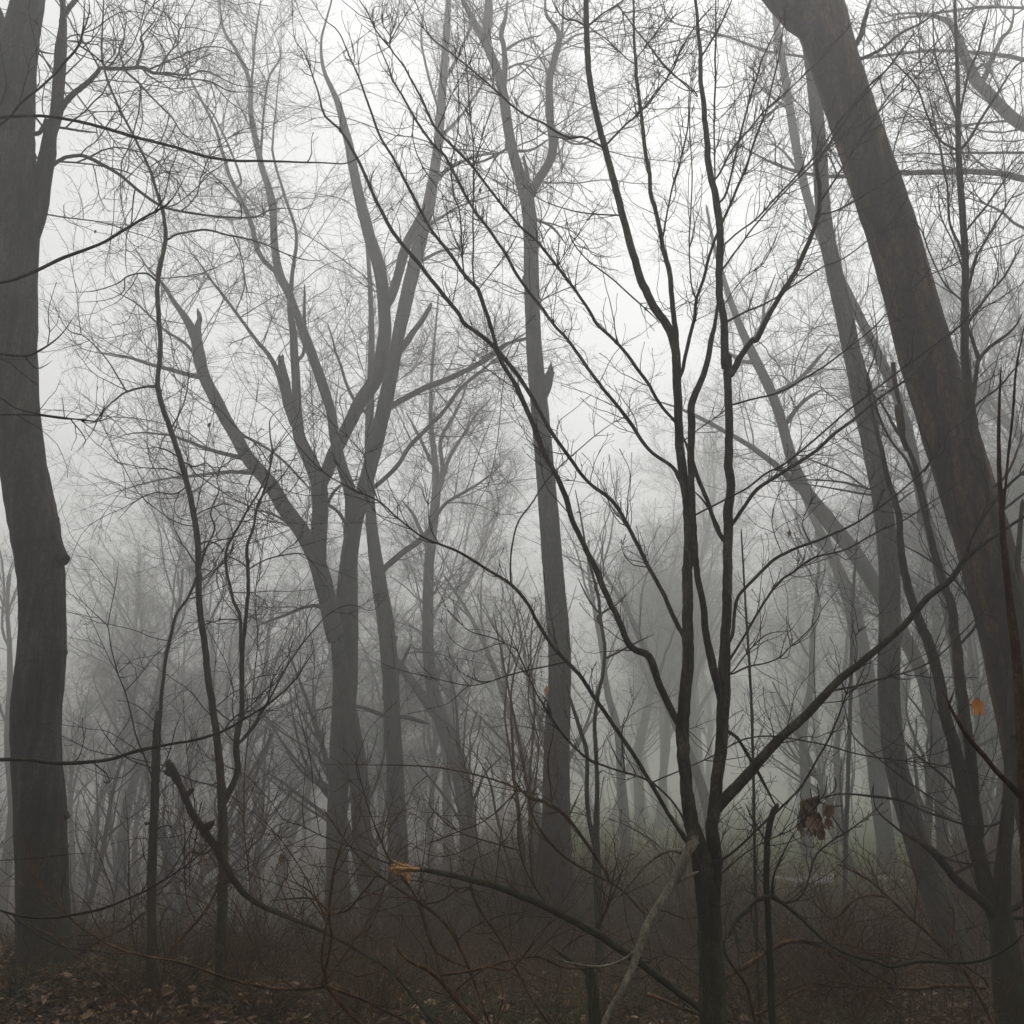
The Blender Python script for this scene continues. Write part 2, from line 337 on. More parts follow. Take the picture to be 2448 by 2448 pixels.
def tree(name, label, cat, Yd, mats, parts, rec='mid', seed=1, group=None, dens=1.0, scale=1.0, opposite=False, flat=0.0, root=True, zr=.22, knob=.035, wf=1.0):
    """a whole plant: every traced stem is a mesh of its own, its fine twigs hang from it"""
    rng = np.random.default_rng(seed); px = []; made = []
    for s in parts:
        kind, rest = s.split(None, 1); p, opt = parse(rest)
        start = p[0, :2]; y0 = Yd
        if px and kind != 'trunk0':
            allp = np.vstack(px); d = np.hypot(allp[:, 0] - start[0], allp[:, 1] - start[1]); i = d.argmin()
            if d[i] < 60: y0 = allp[i, 2]
            if 3 < d[i] < 60 and kind not in ('burl',):          # start on the centre line of the stem it grows from
                go = (p[1, :2] - p[0, :2]) / max(np.hypot(*(p[1, :2] - p[0, :2])), 1e-6)
                cosv = ((start - allp[:, :2]) * go).sum(1) / np.maximum(d, 1e-6); sc_ = d + 70 * (1 - cosv) + 1e4 * (d > 60)
                i = sc_.argmin()
                if d[i] > 3 and cosv[i] > -.1: y0 = allp[i, 2]; st0 = np.array([[allp[i, 0], allp[i, 1], p[0, 2]]]); p = np.vstack([st0, p])
        if 'z0' in opt: y0 = Yd + opt['z0']
        if kind == 'trunk' and len(p) > 6 and opt.get('smooth', 1):
            q_ = p.copy(); q_[1:-1] = .25 * p[:-2] + .5 * p[1:-1] + .25 * p[2:]; p = q_
        L2 = np.concatenate([[0], np.cumsum(np.hypot(*np.diff(p[:, :2], axis=0).T))]); span = L2[-1] / F * y0
        dz = opt.get('z', (0.0 if kind.startswith('trunk') else rng.uniform(-1, 1) * zr * span))
        tt = L2 / L2[-1]; yy = y0 + dz * tt ** 1.2
        P4 = []
        for (x, y, w_), yd in zip(p, yy):
            q, t = at(x, y, yd); P4.append([*q, .5 * w_ * t / F])
        P4 = np.array(P4)
        P4[:, 3] *= wf if kind in ('limb', 'bough', 'stem') else (1 + wf) / 2 if kind == 'trunk' else 1
        if kind == 'trunk' and root and not made:      # carry it down into the soil with a root flare
            b = P4[0]; dirn = b[:3] - P4[1, :3]; dirn /= np.linalg.norm(dirn); dirn[2] = min(dirn[2], -.6)
            gz = float(ground(b[0], b[1])); hgt = b[2] - gz
            if hgt > .06:
                m_ = max(1, int(hgt / .5)); dn = []
                for q in range(m_, 0, -1):
                    f_ = q / m_; c = b[:3] + np.array([dirn[0] / -dirn[2] * hgt * f_ * .6, 0, -hgt * f_])
                    dn.append([*c, b[3] * (1 + .25 * f_ ** 3)])
                P4 = np.vstack([dn, P4])
            e = P4[0].copy(); e[2] -= .35; e[3] *= 1.3; P4 = np.vstack([e, P4])
        step = max(.03, P4[:, 3].mean() * (.55 if kind.startswith('trunk') else 1.6), span / 160)
        sp_ = spline(P4, step); sp_[:, 3] = np.maximum(sp_[:, 3], .0012)
        wob = sp_[1:-1, 3:4] * np.where(sp_[1:-1, 3:4] > .04, .012, .06)
        sp_[1:-1, :3] += rng.normal(0, 1, (len(sp_) - 2, 3)) * wob
        if kind in ('limb', 'bough', 'stem') and len(sp_) > 6:
            arc = np.concatenate([[0], np.cumsum(np.linalg.norm(np.diff(sp_[:, :3], axis=0), axis=1))]); am = np.minimum(np.minimum(.35 * sp_[:, 3], .0035 + .02 * sp_[:, 3]) + .0007 * Yd / 5, .03) * np.minimum(1, arc / .1)
            nk = max(3, int(arc[-1] / (.035 * Yd ** .8)) + 2); kx = np.linspace(0, arc[-1], nk)
            for ax in range(3): sp_[:, ax] += np.interp(arc, kx, rng.normal(0, 1, nk)) * am
            sp_[:, 3] *= 1 + .10 * np.interp(arc, kx, rng.random(nk) ** 3)
        if kind == 'trunk' and root and not made:
            hg = sp_[:, 2] - float(ground(sp_[0, 0], sp_[0, 1])); sp_[:, 3] *= 1 + .22 * np.exp(-np.maximum(hg, 0) / (1.6 * sp_[:, 3]))
        pp = spline(np.column_stack([p[:, 0], p[:, 1], yy]), 12); px.append(pp)
        made.append((kind, sp_, opt))
    base = made[0][1][0, :3].copy(); base[2] = float(ground(base[0], base[1]))
    e = bpy.data.objects.new(name, None); COL.objects.link(e); e.location = base; tag(e, label, cat, group)
    for kind, sp_, opt in made:
        nm = 'trunk' if kind.startswith('trunk') else {'limb': 'limb', 'snag': 'broken_stub', 'bough': 'bough', 'stem': 'stem', 'burl': 'burl'}[kind]
        big = sp_[:, 3].mean() > .04
        k = 18 if big else (10 if sp_[:, 3].max() > .012 else 6)
        mb = MB(); P = sp_[None, :, :3]; r = sp_[None, :, 3].copy()
        if kind == 'snag':
            J = knobs(rng, len(sp_), k, .12, .8); J[:, -2:] *= rng.uniform(.2, 1.3, (1, 2, k))
            V, Fq = tubes(P, r, k, jit=J); V = V.reshape(len(sp_), k, 3)
            V[-1] += unit((P[0, -1] - P[0, -2])[None]) * rng.uniform(-2.2, 1.2, (k, 1)) * r[0, -1]; V = V.reshape(-1, 3)
        elif kind == 'burl':
            V, Fq = tubes(P, r, k, jit=knobs(rng, len(sp_), k, .15, .8))
        else:
            if not opt.get('cut'):
                r[0, -1] *= .35
                if kind != 'trunk': r[0] *= 1 - .45 * sstep(np.linspace(0, 1, r.shape[1]), .7, 1)
            V, Fq = tubes(P, r, k, jit=knobs(rng, len(sp_), k, knob if big else .05, .35 if big else .8))
        if kind == 'trunk' and root and big:       # buttress folds at the foot
            Vr = V.reshape(len(sp_), k, 3); aa = np.arange(k) * 2 * math.pi / k
            hg = sp_[:, 2] - base[2]; fo = .15 * np.exp(-np.maximum(hg, 0) / (2.2 * sp_[:, 3])); lob = np.sin(aa * 4 + rng.uniform(0, 6)) + .6 * np.sin(aa * 3 + rng.uniform(0, 6))
            Vr += (Vr - sp_[:, None, :3]) * (fo[:, None] * lob[None])[..., None]; V = Vr.reshape(-1, 3)
        mb.add(V, Fq)
        fan = mb.n - k + np.arange(k)        # close the tip
        mb.F.append(np.array([[fan[0], fan[q], fan[q + 1], fan[q + 2]] for q in range(1, k - 2, 2)] if k % 2 == 0 else [[fan[0], fan[1], fan[2], fan[3]]]))
        o = mb.build(nm, mats[0] if (big or len(mats) < 2) else mats[0], e, base)
        if kind not in ('snag', 'burl') and opt.get('tw', 1) > 0:
            t = MB(); st_ = .30 if kind.startswith('trunk') else .10
            if 't0' in opt: st_ = opt['t0']
            tp = twigs_on(t, P, r, REC[rec], rng, opposite=opposite, t0=st_, flat=flat, dens=dens * opt.get('tw', 1), scale=scale)
            n1 = len(tp[0][0]) if tp else 0
            if 0 < n1 <= 8:                  # few enough to count: each shoot a mesh of its own
                for q in range(n1):
                    t1 = MB()
                    for G, rr_, k_, an in tp:
                        if (an == q).any(): t1.add(*tubes(G[an == q], rr_[an == q], k_))
                    t1.build('shoot', mats[1], o, base)
            else: t.build('twigs', mats[1], o, base)
    return e

# ================================================================== THE TREES
S, Tw = M['sapling'], M['twig']
# near sapling just outside the frame on the left: its boughs reach in
tree('near_sapling', 'slim near tree at the left edge, dark boughs reaching across the thick trunk', 'tree', 3.9, (M['thin'], Tw), [
 'trunk z=0 tw=0 H -330,1932,60 -330,1300,60 -300,600,56 D -300,1300,50 -280,400,44 A -270,1200,38 -250,500,30 -230,0,24 -200,-300,14',
 'bough z=.2 tw=.35 A -262,700,18 -120,630,20 0,605,21 70,600,20 250,600,20 400,625,20 600,680,20 830,745,19 1000,790,18 1200,825,16 1400,830,15 1650,835,12 1770,840,12 1830,815,10 1900,760,9 B 300,705,6',
 'bough z=-.2 tw=.3 A -262,1600,22 -100,1480,20 0,1450,18 60,1440,18 200,1385,20 330,1320,20 500,1255,18 630,1190,16 740,1120,15 850,1050,15 900,990,10 935,930,8 985,830,5',
 'bough z=.1 tw=.5 A -262,820,16 -120,720,13 0,640,12 60,590,12 140,500,13 250,410,14 330,330,14 400,240,14 430,150,12 435,50,8 440,-40,6',
 'bough z=.1 tw=1 A 400,240,10 450,100,9 460,40,7 450,-30,5',
 'bough z=.3 tw=.6 A 405,230,10 500,300,9 560,360,6',
 'bough z=-.2 tw=.3 A -265,1900,16 -120,1800,14 0,1815,14 130,1830,14 200,1800,12 300,1730,10 390,1610,5',
 'bough tw=.2 A 130,1830,9 170,1880,8 210,1890,7 270,1850,5',
 'bough tw=.5 D -285,500,12 -120,470,10 0,465,10 180,470,10 330,490,10 420,490,8 520,495,7 600,430,4',
 'bough tw=.5 D -285,330,9 -120,340,8 0,380,8 80,430,8 190,460,8 360,485,8 500,500,7 570,480,6 620,460,5 635,410,4',
 'bough tw=.4 D 370,500,7 440,600,6 395,660,4', 'bough tw=.2 D 420,500,6 520,575,4', 'bough tw=.2 D 330,480,6 325,420,5 315,360,4',
 'bough z=.3 tw=.3 H -315,640,26 -150,585,24 0,575,22 150,575,22 350,595,24 550,575,20 720,525,18 900,490,16 1000,475,16 1150,425,16 1280,350,14 1400,270,13 1520,160,13 1570,80,10 1615,0,6',
 'bough tw=.6 H 1150,425,9 1180,380,8 1250,330,7 1350,325,6 1460,320,4',
 'bough z=-.2 tw=.5 H -325,1250,20 -150,1310,16 0,1350,13 150,1385,16 300,1380,16 500,1350,16 650,1290,13 800,1220,12 950,1120,11 1080,1010,8 1150,900,5',
 'bough tw=.3 H -320,1200,8 -150,1120,6 0,1095,5 200,1080,5 400,1055,4 500,1060,3',
], rec='near', wf=.85, seed=11, dens=1.3, zr=.1)

# the thick dark trunk on the left
tree('oak_tree', 'thick dark trunk with a burl standing closest on the left, second stem splitting off it', 'tree', 8.7, (M['big'], Tw), [
 'trunk tw=0 H 252,1760,285 238,1550,267 217,1350,255 206,1000,255 212,860,268 195,740,250 189,600,246 184,450,245 182,330,250 190,250,248 222,0,243 D 219,1500,222 213,1350,227 207,1200,240 176,1050,250 149,900,238 114,700,228 85,450,215 70,200,225 A 70,1700,240 65,1500,232 60,1300,245 75,1150,268 62,960,240 55,700,225 58,500,220 72,320,220 95,200,200 128,100,158 145,0,166 160,-150,160',
 'limb tw=0 A 40,300,110 -10,180,100 -40,80,95 -70,0,90 -110,-150,80',
 'limb z=.3 A 120,1250,120 190,1080,95 215,950,85 240,820,82 258,700,66 285,560,60 302,420,58 315,250,56 320,120,46 320,0,42 322,-100,40',
 'limb tw=.7 A 318,110,30 345,60,28 390,0,26 430,-60,24',
 'limb z=1.0 tw=1.6 A 300,600,30 320,550,30 370,490,28 450,430,25 500,370,22 520,350,20 640,355,20 740,345,20 790,375,16 870,380,13 960,385,10 1060,370,8 1200,430,6 1300,440,5 1400,420,4',
 'limb tw=1.6 A 720,345,14 800,375,12 860,385,9 940,405,8 1080,420,8 1180,470,6 1320,480,4 1450,560,3',
 'limb tw=1.8 A 640,360,13 700,420,11 780,500,9 880,600,8 930,680,7 1000,740,5 1060,850,3',
 'limb tw=2.2 A 700,340,13 735,240,12 720,200,9 790,110,6 820,20,4', 'limb tw=2.2 A 640,350,10 610,260,8 640,180,6 600,60,4', 'limb tw=2 A 800,375,9 860,280,7 930,200,5 960,60,3',
 'limb z=1.0 tw=1.3 A 270,845,22 290,830,20 340,805,19 420,800,18 500,830,18 600,890,16 700,970,15 800,1040,14 880,1075,13 1050,1105,12 1200,1115,10 1310,1110,9 1380,1080,7 1470,1070,6 1550,1075,5 1650,1020,3',
 'limb tw=1 A 290,830,9 450,840,8 560,860,8 650,885,7 760,940,4', 'limb tw=.5 A 80,840,8 170,828,6 300,830,5',
 'limb tw=.8 A 170,250,12 230,270,10 290,280,7', 'snag A 150,690,26 205,680,22 225,660,18', 'snag A 205,680,20 235,640,30 245,610,18',
 'limb tw=.4 A 280,650,14 340,660,13 430,675,10 500,680,8', 'limb tw=.8 A 320,400,10 420,300,7 480,210,5',
 'burl D 215,1040,150 255,1130,135 300,1190,95 345,1215,50', 'burl D 240,960,80 275,1000,60 303,1010,26', 'burl H 290,840,70 330,862,56 352,865,22', 'burl H 300,650,40 325,690,18', 'burl D 280,1640,60 330,1685,40 345,1690,16',
], rec='big', seed=12, dens=1.3, knob=.009)

tree('slim_tree', 'slim dark crooked tree forking low, right of the thick left trunk', 'tree', 8.3, (M['thin'], Tw), [
 'trunk t0=.12 H 1130,1700,58 1140,1400,56 1145,1100,54 1150,780,52 1120,600,40 1120,450,40 1080,270,38 1060,100,36 1055,0,35 D 1040,1560,35 1015,1430,33 1015,1250,32 1025,1140,33 995,980,30 965,820,32 925,690,30 870,530,28 815,370,28 800,320,27 820,200,25 830,100,25 815,0,25 A 800,1450,25 815,1350,23 870,1230,24 845,1120,18 800,980,16 775,860,15 700,720,13 610,570,12 540,380,12 515,310,11 525,150,9 535,0,8 530,-100,6',
 'limb z=-.4 H 1150,790,44 1215,640,32 1215,490,34 1240,300,28 1240,0,25 D 1255,1550,22 1275,1300,20 1275,1150,18 1300,1050,15 1340,900,14 1450,780,11 1540,640,7',
 'limb z=.5 H 1240,480,20 1310,400,20 1340,330,18 1400,230,12 1500,60,9 D 1620,1560,7 1700,1480,6 1800,1440,6 E 250,1470,5 330,1380,4',
 'limb H 1235,10,18 D 1230,1500,18 1190,1400,17 1160,1190,15 1240,1020,13 1330,850,11 1385,730,9 1400,660,7 1560,420,4',
 'limb tw=.8 D 1330,930,13 1380,780,12 1400,660,11 1385,560,8 1400,470,5 1540,380,3',
 'limb tw=.8 D 800,320,15 740,325,13 650,350,12 590,390,10 520,460,8 470,560,6 400,650,4', 'limb tw=.8 D 650,350,9 560,200,7 440,70,6 340,20,5 A 250,1500,3',
 'limb A 870,1225,13 930,1195,12 1070,1182,12 1200,1210,11 1350,1250,9 1480,1310,8 1560,1335,7 1650,1335,6 1690,1285,4',
 'limb A 1195,1210,7 1240,1320,6 1260,1450,5 1290,1560,3', 'limb A 800,1440,13 750,1405,12 700,1405,10 650,1420,9 600,1455,7 470,1495,6 330,1500,4',
 'limb A 640,1430,7 630,1500,6 540,1540,5 380,1555,3', 'limb A 775,855,7 830,820,6 900,830,5 1000,870,4 1200,930,3', 'limb A 780,920,7 850,880,6 950,890,5',
 'limb A 610,575,7 500,575,6 400,600,4 300,590,3', 'limb A 700,720,6 620,640,5 500,600,3',
 'limb tw=.8 D 875,540,9 930,450,8 960,330,7 980,180,5 1060,60,4', 'limb tw=.8 D 960,720,11 1000,735,10 1070,720,7 1150,800,5 1300,830,4', 'limb D 925,690,9 850,650,8 760,620,5',
 'limb D 965,830,9 900,870,8 800,865,7 700,910,6 600,1010,4', 'limb D 1000,985,8 1100,940,7 1180,930,5 1300,1000,3', 'limb D 1025,1135,11 1060,1115,10 1110,1130,9 1155,1180,7',
 'limb D 1030,1240,13 1060,1150,12 1100,1050,10 1080,970,8 1120,850,8 1110,800,6 1150,700,5 1220,560,3', 'limb D 1015,1250,9 950,1150,7 870,1085,5',
 'limb tw=.8 D 1275,1260,9 1350,1220,9 1450,1190,9 1550,1180,8 1600,1220,6 1680,1320,4', 'limb D 1260,1380,6 1380,1370,5 1480,1372,4 1650,1360,3', 'limb tw=.6 D 1160,1190,9 1230,1220,8 1275,1260,7',
 'limb tw=.7 H 1090,300,9 1150,350,8 1200,390,6',
], rec='slim', wf=.9, seed=13, dens=.95, zr=.3)

tree('broken_stem', 'dead dark stem snapped at chest height with a thin live shoot rising beside the break', 'tree', 8.0, (M['thin'], Tw), [
 'trunk tw=.5 cut=1 H 780,1560,52 775,1250,50 780,1050,44 795,800,42 800,650,44 800,480,46 812,345,36 816,325,24',
 'limb z=.3 H 822,360,20 835,200,18 855,50,16 D 880,1600,14 905,1500,13 960,1420,14 1000,1320,12 1040,1180,9 1060,1060,7',
 'limb H 790,700,9 740,560,8 690,430,8 650,250,7 600,120,6 570,0,6 D 555,1560,5 540,1540,5 400,1400,4 350,1290,3', 'limb tw=.7 D 555,1540,5 590,1350,4 612,1210,3',
 'limb H 785,620,8 640,560,6 540,450,5 480,340,3', 'limb tw=.6 H 820,640,7 860,560,6 900,420,5 950,300,3', 'snag H 780,900,22 745,905,16',
], rec='slim', seed=14, dens=1.0)

tree('fallen_snag', 'rotten mossy bough with jagged raised end arching down between slim stems', 'fallen bough', 7.6, (M['rot'], M['brush']), [
 'trunk z=-.6 tw=.5 rev H 905,670,46 940,730,42 970,850,50 1050,940,58 1110,1020,60 1150,1120,50 1230,1250,46 1300,1310,40 1450,1380,34 1650,1440,25 I 200,1560,24 380,1700,24',
 'snag H 915,690,40 890,645,46 868,600,44 872,580,20', 'snag H 880,650,30 850,640,24 838,638,14', 'snag H 950,760,40 985,730,20', 'snag H 1050,930,46 1090,900,30 1098,885,14', 'snag H 1190,1190,36 1150,1215,22', 'stem tw=0 H 945,760,8 940,830,8 952,900,6', 'stem tw=.6 H 1000,880,14 1010,960,12 990,1040,9',
 'snag H 1110,1010,34 1160,1000,20', 'stem tw=0 H 888,660,9 890,740,9 889,830,8',
 'stem tw=.4 H 1110,1010,30 1050,1060,26 980,1050,18 940,1110,14 880,1200,10',
], rec='brush', wf=.45, seed=15, root=True, zr=.1, knob=.16)

# the near sapling clump in the middle right
tree('maple_sapling', 'nearest grey sapling clump right of centre, three stems and long sweeping branches', 'tree', 5.0, (S, Tw), [
 'trunk t0=.95 tw=0 J 340,1932,190 325,1600,165 318,1350,152 300,1150,150 255,1000,120 220,900,90 198,700,82 175,500,84 175,380,88 205,200,78 212,0,76 G 203,1600,74 203,1300,66 212,1100,66 215,950,66 185,780,60 155,600,58 155,400,56 155,150,58 125,50,56 100,0,56 B 1690,1570,52 1640,1500,52 1580,1280,48 1520,1060,46 1490,930,44 1450,780,42 1385,560,38 1360,400,38 1350,250,38 1345,0,36 1345,-120,34',
 'limb z=.25 tw=0 J 325,1350,150 335,1150,140 340,950,112 345,800,104 378,500,100 388,300,112 398,130,100 405,0,88 G 400,1500,84 405,1200,80 418,900,76 420,600,70 420,300,66 410,150,66 C 405,1900,64 395,1750,62 372,1500,58 368,1300,58 365,1150,58 345,1000,56 318,850,56 290,550,52 270,300,50 258,150,46 245,0,46 240,-120,44',
 'limb z=-.2 tw=0 J 385,300,70 345,150,72 G 330,1750,68 305,1600,60 285,1450,56 258,1300,52 238,1100,52 228,900,56 222,700,58 225,500,64 228,420,60 290,250,48 330,80,42 C 350,1650,36 372,1450,24 400,1240,18',
 'limb z=-.3 tw=.5 J 165,400,60 60,200,60 0,60,60 E 1580,1661,54 1500,1500,50 1400,1280,48 1340,1150,45 1270,980,45 1200,800,42 1130,650,41 1060,480,41 980,320,38 900,140,34 860,20,31 B 830,1600,32 790,1480,32 730,1420,30 620,1270,28 530,1150,26 430,950,24 360,820,22 280,680,22 220,500,20 160,350,18 80,170,15 0,100,12 A 1600,0,8 1560,-80,6',
 'limb z=.3 tw=.5 E 1860,1620,44 1790,1500,38 1720,1350,36 1640,1200,34 1560,1030,32 1480,910,32 1380,830,29 1290,720,30 1180,570,31 1100,430,33 1000,280,36 920,170,36 830,80,36 720,0,35 B 700,1620,34 560,1440,34 350,1180,30 220,920,26 160,800,24 90,680,22 0,570,20 A 1620,430,16 1560,270,14 1510,190,10 1500,0,8 1500,-80,6',
 'limb z=.3 tw=.7 G 190,850,38 120,740,34 E 1660,640,32 1560,480,32 1430,330,30 1350,230,30 1250,80,28 1180,0,26 B 1100,1560,28 1000,1420,26 930,1300,26 850,1180,25 770,1080,24 700,950,24 620,800,24 560,740,22 450,580,22 370,430,20 340,370,18 290,240,14 250,100,10 250,0,7',
 'limb z=-.4 tw=.7 E 1810,510,30 1740,430,28 1680,350,28 1580,180,28 1480,70,28 1400,0,27 B 1350,1580,26 1200,1380,26 1100,1240,24 1000,1150,22 900,1030,22 800,900,22 740,830,22 580,670,22 500,500,20 420,350,18 350,260,16 345,190,14 380,60,10 400,-40,7',
 'limb B 345,250,14 270,160,13 220,60,10 180,0,9 150,-80,7', 'limb B 345,190,10 300,110,9 300,0,7', 'limb B 350,195,10 400,110,8 460,0,6',
 'limb tw=.5 z=.2 B 1810,1780,48 1800,1650,44 1780,1400,42 1740,1250,38 1680,1000,34 1630,600,30 1600,300,27 1590,0,25 1590,-100,24',
 'limb z=-.3 tw=.6 B 1440,760,22 1400,740,20 1330,705,20 1270,705,20 1200,680,20 1130,635,18 1030,590,17 900,480,16 750,350,14 650,270,13 540,180,12 430,20,9 400,-60,7',
 'limb z=.3 tw=.7 B 1450,745,20 1550,640,18 1630,570,16 1780,370,14 1880,170,12 C 400,-40,9', 'limb tw=.5 B 1350,140,20 1300,105,18 1240,95,15 1200,50,13 1150,-40,11', 'limb tw=.7 B 1360,130,18 1430,70,16 1510,20,14 1580,-40,12',
 'limb B 1590,325,12 1540,290,10 1450,200,9 1370,140,8 1230,-20,6', 'limb B 1605,300,11 1660,230,10 1740,120,9 1820,-20,7', 'limb tw=.7 B 1510,30,12 1600,150,12 1680,250,12 1770,360,12 1900,480,11 C 255,500,9', 'limb tw=.4 B 1520,1105,14 1350,1095,12 1230,1070,10 1100,1020,8 1010,940,6',
 'limb tw=.6 B 790,1480,16 770,1440,14 765,1200,13 770,850,12 750,550,10 730,300,9 715,50,7 705,-40,6', 'limb tw=.6 B 730,1430,15 720,1400,14 700,1100,13 670,1000,12 655,850,11 690,650,9 690,400,8 660,200,7 630,0,5',
 'limb tw=.6 B 800,1480,9 900,1350,8 1000,1200,6', 'limb tw=.6 B 770,860,9 830,640,8 890,480,7', 'limb tw=.5 B 580,670,11 640,520,9 700,400,7 830,180,5', 'limb tw=.6 B 460,590,9 460,720,8 520,870,10 660,1060,10',
 'limb tw=.6 B 1110,1555,10 1170,1420,9 1280,1240,8 1380,1120,6', 'limb tw=.6 B 1280,1240,7 1410,1050,6 1450,990,4', 'limb tw=.5 B 1240,1100,6 1270,1220,10 1350,1330,12 1500,1450,14 1700,1630,16 1720,1660,14',

 'limb z=-.3 tw=.25 J 260,1010,48 I 1860,990,42 1760,850,32 1680,700,34 1600,560,34 1500,420,34 1400,270,34 1330,160,32 1250,80,30 E 1180,1661,30 1100,1540,30 1050,1450,28 960,1340,28 850,1270,24 700,1180,22 590,1130,18 500,1090,16 380,1000,14 280,910,12 150,850,12 0,765,10 D 1540,640,9 1400,460,8 1300,380,7 1220,260,6 1180,160,5 1160,130,4',
 'limb z=.3 tw=.4 E 960,1340,15 965,1150,14 1000,1010,13 1080,910,12 1150,800,11 1250,700,10 1400,570,8 1540,480,6 1700,435,4', 'limb tw=.4 E 380,1000,8 300,990,7 240,950,5', 'limb tw=.4 E 590,1130,9 550,1050,8 535,930,7 560,770,4', 'limb tw=.4 E 280,910,9 220,760,8 200,670,7 100,560,6 0,470,5 D 1590,330,3', 'limb tw=.3 E 205,670,6 320,620,5 380,590,4',
 'limb z=-.3 tw=.3 I 1245,75,12 1100,105,12 950,145,12 850,175,10 740,190,9 600,165,8 450,130,7 300,80,6 175,-10,5',
 'limb z=-.4 tw=.5 J 210,930,24 I 1780,780,16 1680,690,18 1550,640,16 1400,590,18 1320,540,18 1210,420,16 1150,330,15 1090,230,13 1030,100,12 980,-20,11 E 930,1540,9 865,1400,7', 'limb tw=.5 I 990,10,10 E 900,1625,10 830,1600,11 740,1570,9 660,1490,7 610,1430,5', 'limb tw=.3 I 1545,640,11 1530,450,10 1560,350,8 1610,230,6', 'limb tw=.4 I 1545,640,9 1470,500,7 1440,430,5',
 'limb z=-.4 tw=.35 I 1680,695,12 1780,650,11 1932,590,10 J 350,550,12 480,480,14 600,455,12 700,460,12 900,500,12 1100,550,12 1300,580,12 1450,595,11 1650,640,10 1820,685,8',
 'limb z=-.9 tw=.3 J 370,810,92 440,730,88 520,640,84 650,500,75 800,360,70 950,210,65 1100,80,57 G 1200,1650,53 1300,1560,52 1440,1410,50 1560,1300,48 1620,1210,45 1680,1160,42 1780,1090,38 1932,990,34 2050,930,28',
 'limb tw=.4 G 1640,1180,30 1660,1100,30 1700,1030,28 1790,900,28 1932,760,20 2040,680,14', 'limb tw=.4 z=.4 J 960,220,20 1100,190,18 1180,165,18 1350,120,15 1480,50,13 G 1700,1500,10 1850,1330,8',
 'limb z=.5 tw=.3 G 430,1030,34 500,930,30 560,850,32 700,760,30 850,660,28 1000,530,25 1170,400,22 1350,270,20 1450,150,18 1550,60,16 1700,-60,14 C 1932,1450,10',
 'limb z=-.5 tw=.4 G 250,980,16 380,910,15 500,850,16 600,770,16 700,720,16 850,600,16 1000,470,15 1150,350,15 1350,200,13 1550,50,11 1650,-40,10 C 1850,1400,6',
 'limb z=.6 tw=.4 G 435,415,18 550,385,17 680,350,18 850,250,16 1000,150,14 1150,30,13 C 1400,1440,11 1620,1330,10 1800,1150,8 1932,950,6', 'limb tw=.4 G 160,620,10 250,550,10 400,440,9 430,410,8',
 'limb z=-.3 tw=.3 G 435,1600,34 450,1420,30 500,1350,28 620,1240,28 690,1190,28 830,1130,23 900,1100,20 1080,1020,18 1250,900,16 1400,770,14 1460,690,12 1530,570,10 1620,500,9 1700,440,7',
 'limb z=.3 tw=.5 G 425,1720,22 500,1600,19 600,1430,20 680,1320,20 750,1270,18 850,1200,16 1020,1160,14 1200,1060,13 1330,1000,12 1500,890,10 1700,740,8', 'limb tw=.5 G 440,1780,12 510,1690,11 600,1600,10 680,1580,6 720,1575,4',
 'limb tw=.3 G 440,1795,15 520,1755,14 600,1740,12 680,1710,11 720,1670,10 800,1600,9 870,1520,8 890,1470,7 980,1350,6 992,1310,5', 'limb tw=.3 G 890,1470,7 880,1400,6 860,1330,6 835,1290,5 840,1150,4',
 'limb tw=.5 G 840,1135,10 800,1050,9 800,1000,8 830,930,8 890,840,6 960,720,4', 'limb tw=.5 G 1080,1020,9 1100,900,8 1150,800,6 1195,720,4', 'limb tw=.6 G 690,1180,9 650,1080,8 640,980,7 690,820,6 760,600,4',
 'limb tw=0 G 370,1080,38 310,930,34 250,780,40 205,650,34 170,560,26',  'limb tw=0 G 365,1040,20 290,920,18 230,850,16',
 'limb z=.2 tw=.5 G 440,240,60 480,160,50 540,80,46 C 560,1740,46 650,1560,44 760,1380,40 850,1180,36 885,1040,32 870,850,30 930,740,22 1090,500,18 1250,330,15 1400,120,12 1500,-20,10',
 'limb tw=.5 C 885,1040,20 960,920,16 1100,700,14 1250,480,12 1500,200,10 1700,0,8', 'limb tw=.5 C 880,1100,14 970,1080,14 1150,980,12 1300,880,10 1450,800,7',
 'limb z=-.4 tw=.5 C 400,1250,16 470,1190,15 560,1120,16 680,990,16 870,790,15 1000,600,14 1150,450,12 1350,200,10 1500,60,8', 'limb z=.4 tw=.5 C 395,1370,18 480,1260,15 560,1150,15 720,970,14 870,820,14 930,760,12 1200,560,11 1500,280,9 1800,0,7',
 'limb tw=.7 C 180,1900,30 240,1600,28 260,1520,26 330,1280,24 390,1130,22 510,850,20 560,680,18 610,560,16 640,430,14 690,200,12 720,0,10 730,-80,8', 'limb tw=.4 C 250,1540,14 220,1450,12 215,1200,11 228,900,10 215,600,9 240,300,7 250,120,5',
 'limb tw=.7 C 395,1010,20 430,900,18 470,720,17 550,430,15 620,230,13 690,90,11 730,-30,9', 'limb tw=.7 C 370,890,16 440,760,15 560,620,14 610,560,12 700,480,11 900,290,10 1100,60,8', 'limb tw=.6 C 345,1000,12 345,600,14 350,300,16 350,0,15 350,-80,14', 'limb tw=.6 C 380,600,9 480,480,8 540,410,7 600,330,5', 'limb tw=.5 C 0,225,9 90,130,8 190,20,6', 'limb tw=.6 C 250,480,14 200,430,13 110,370,13 0,230,12',
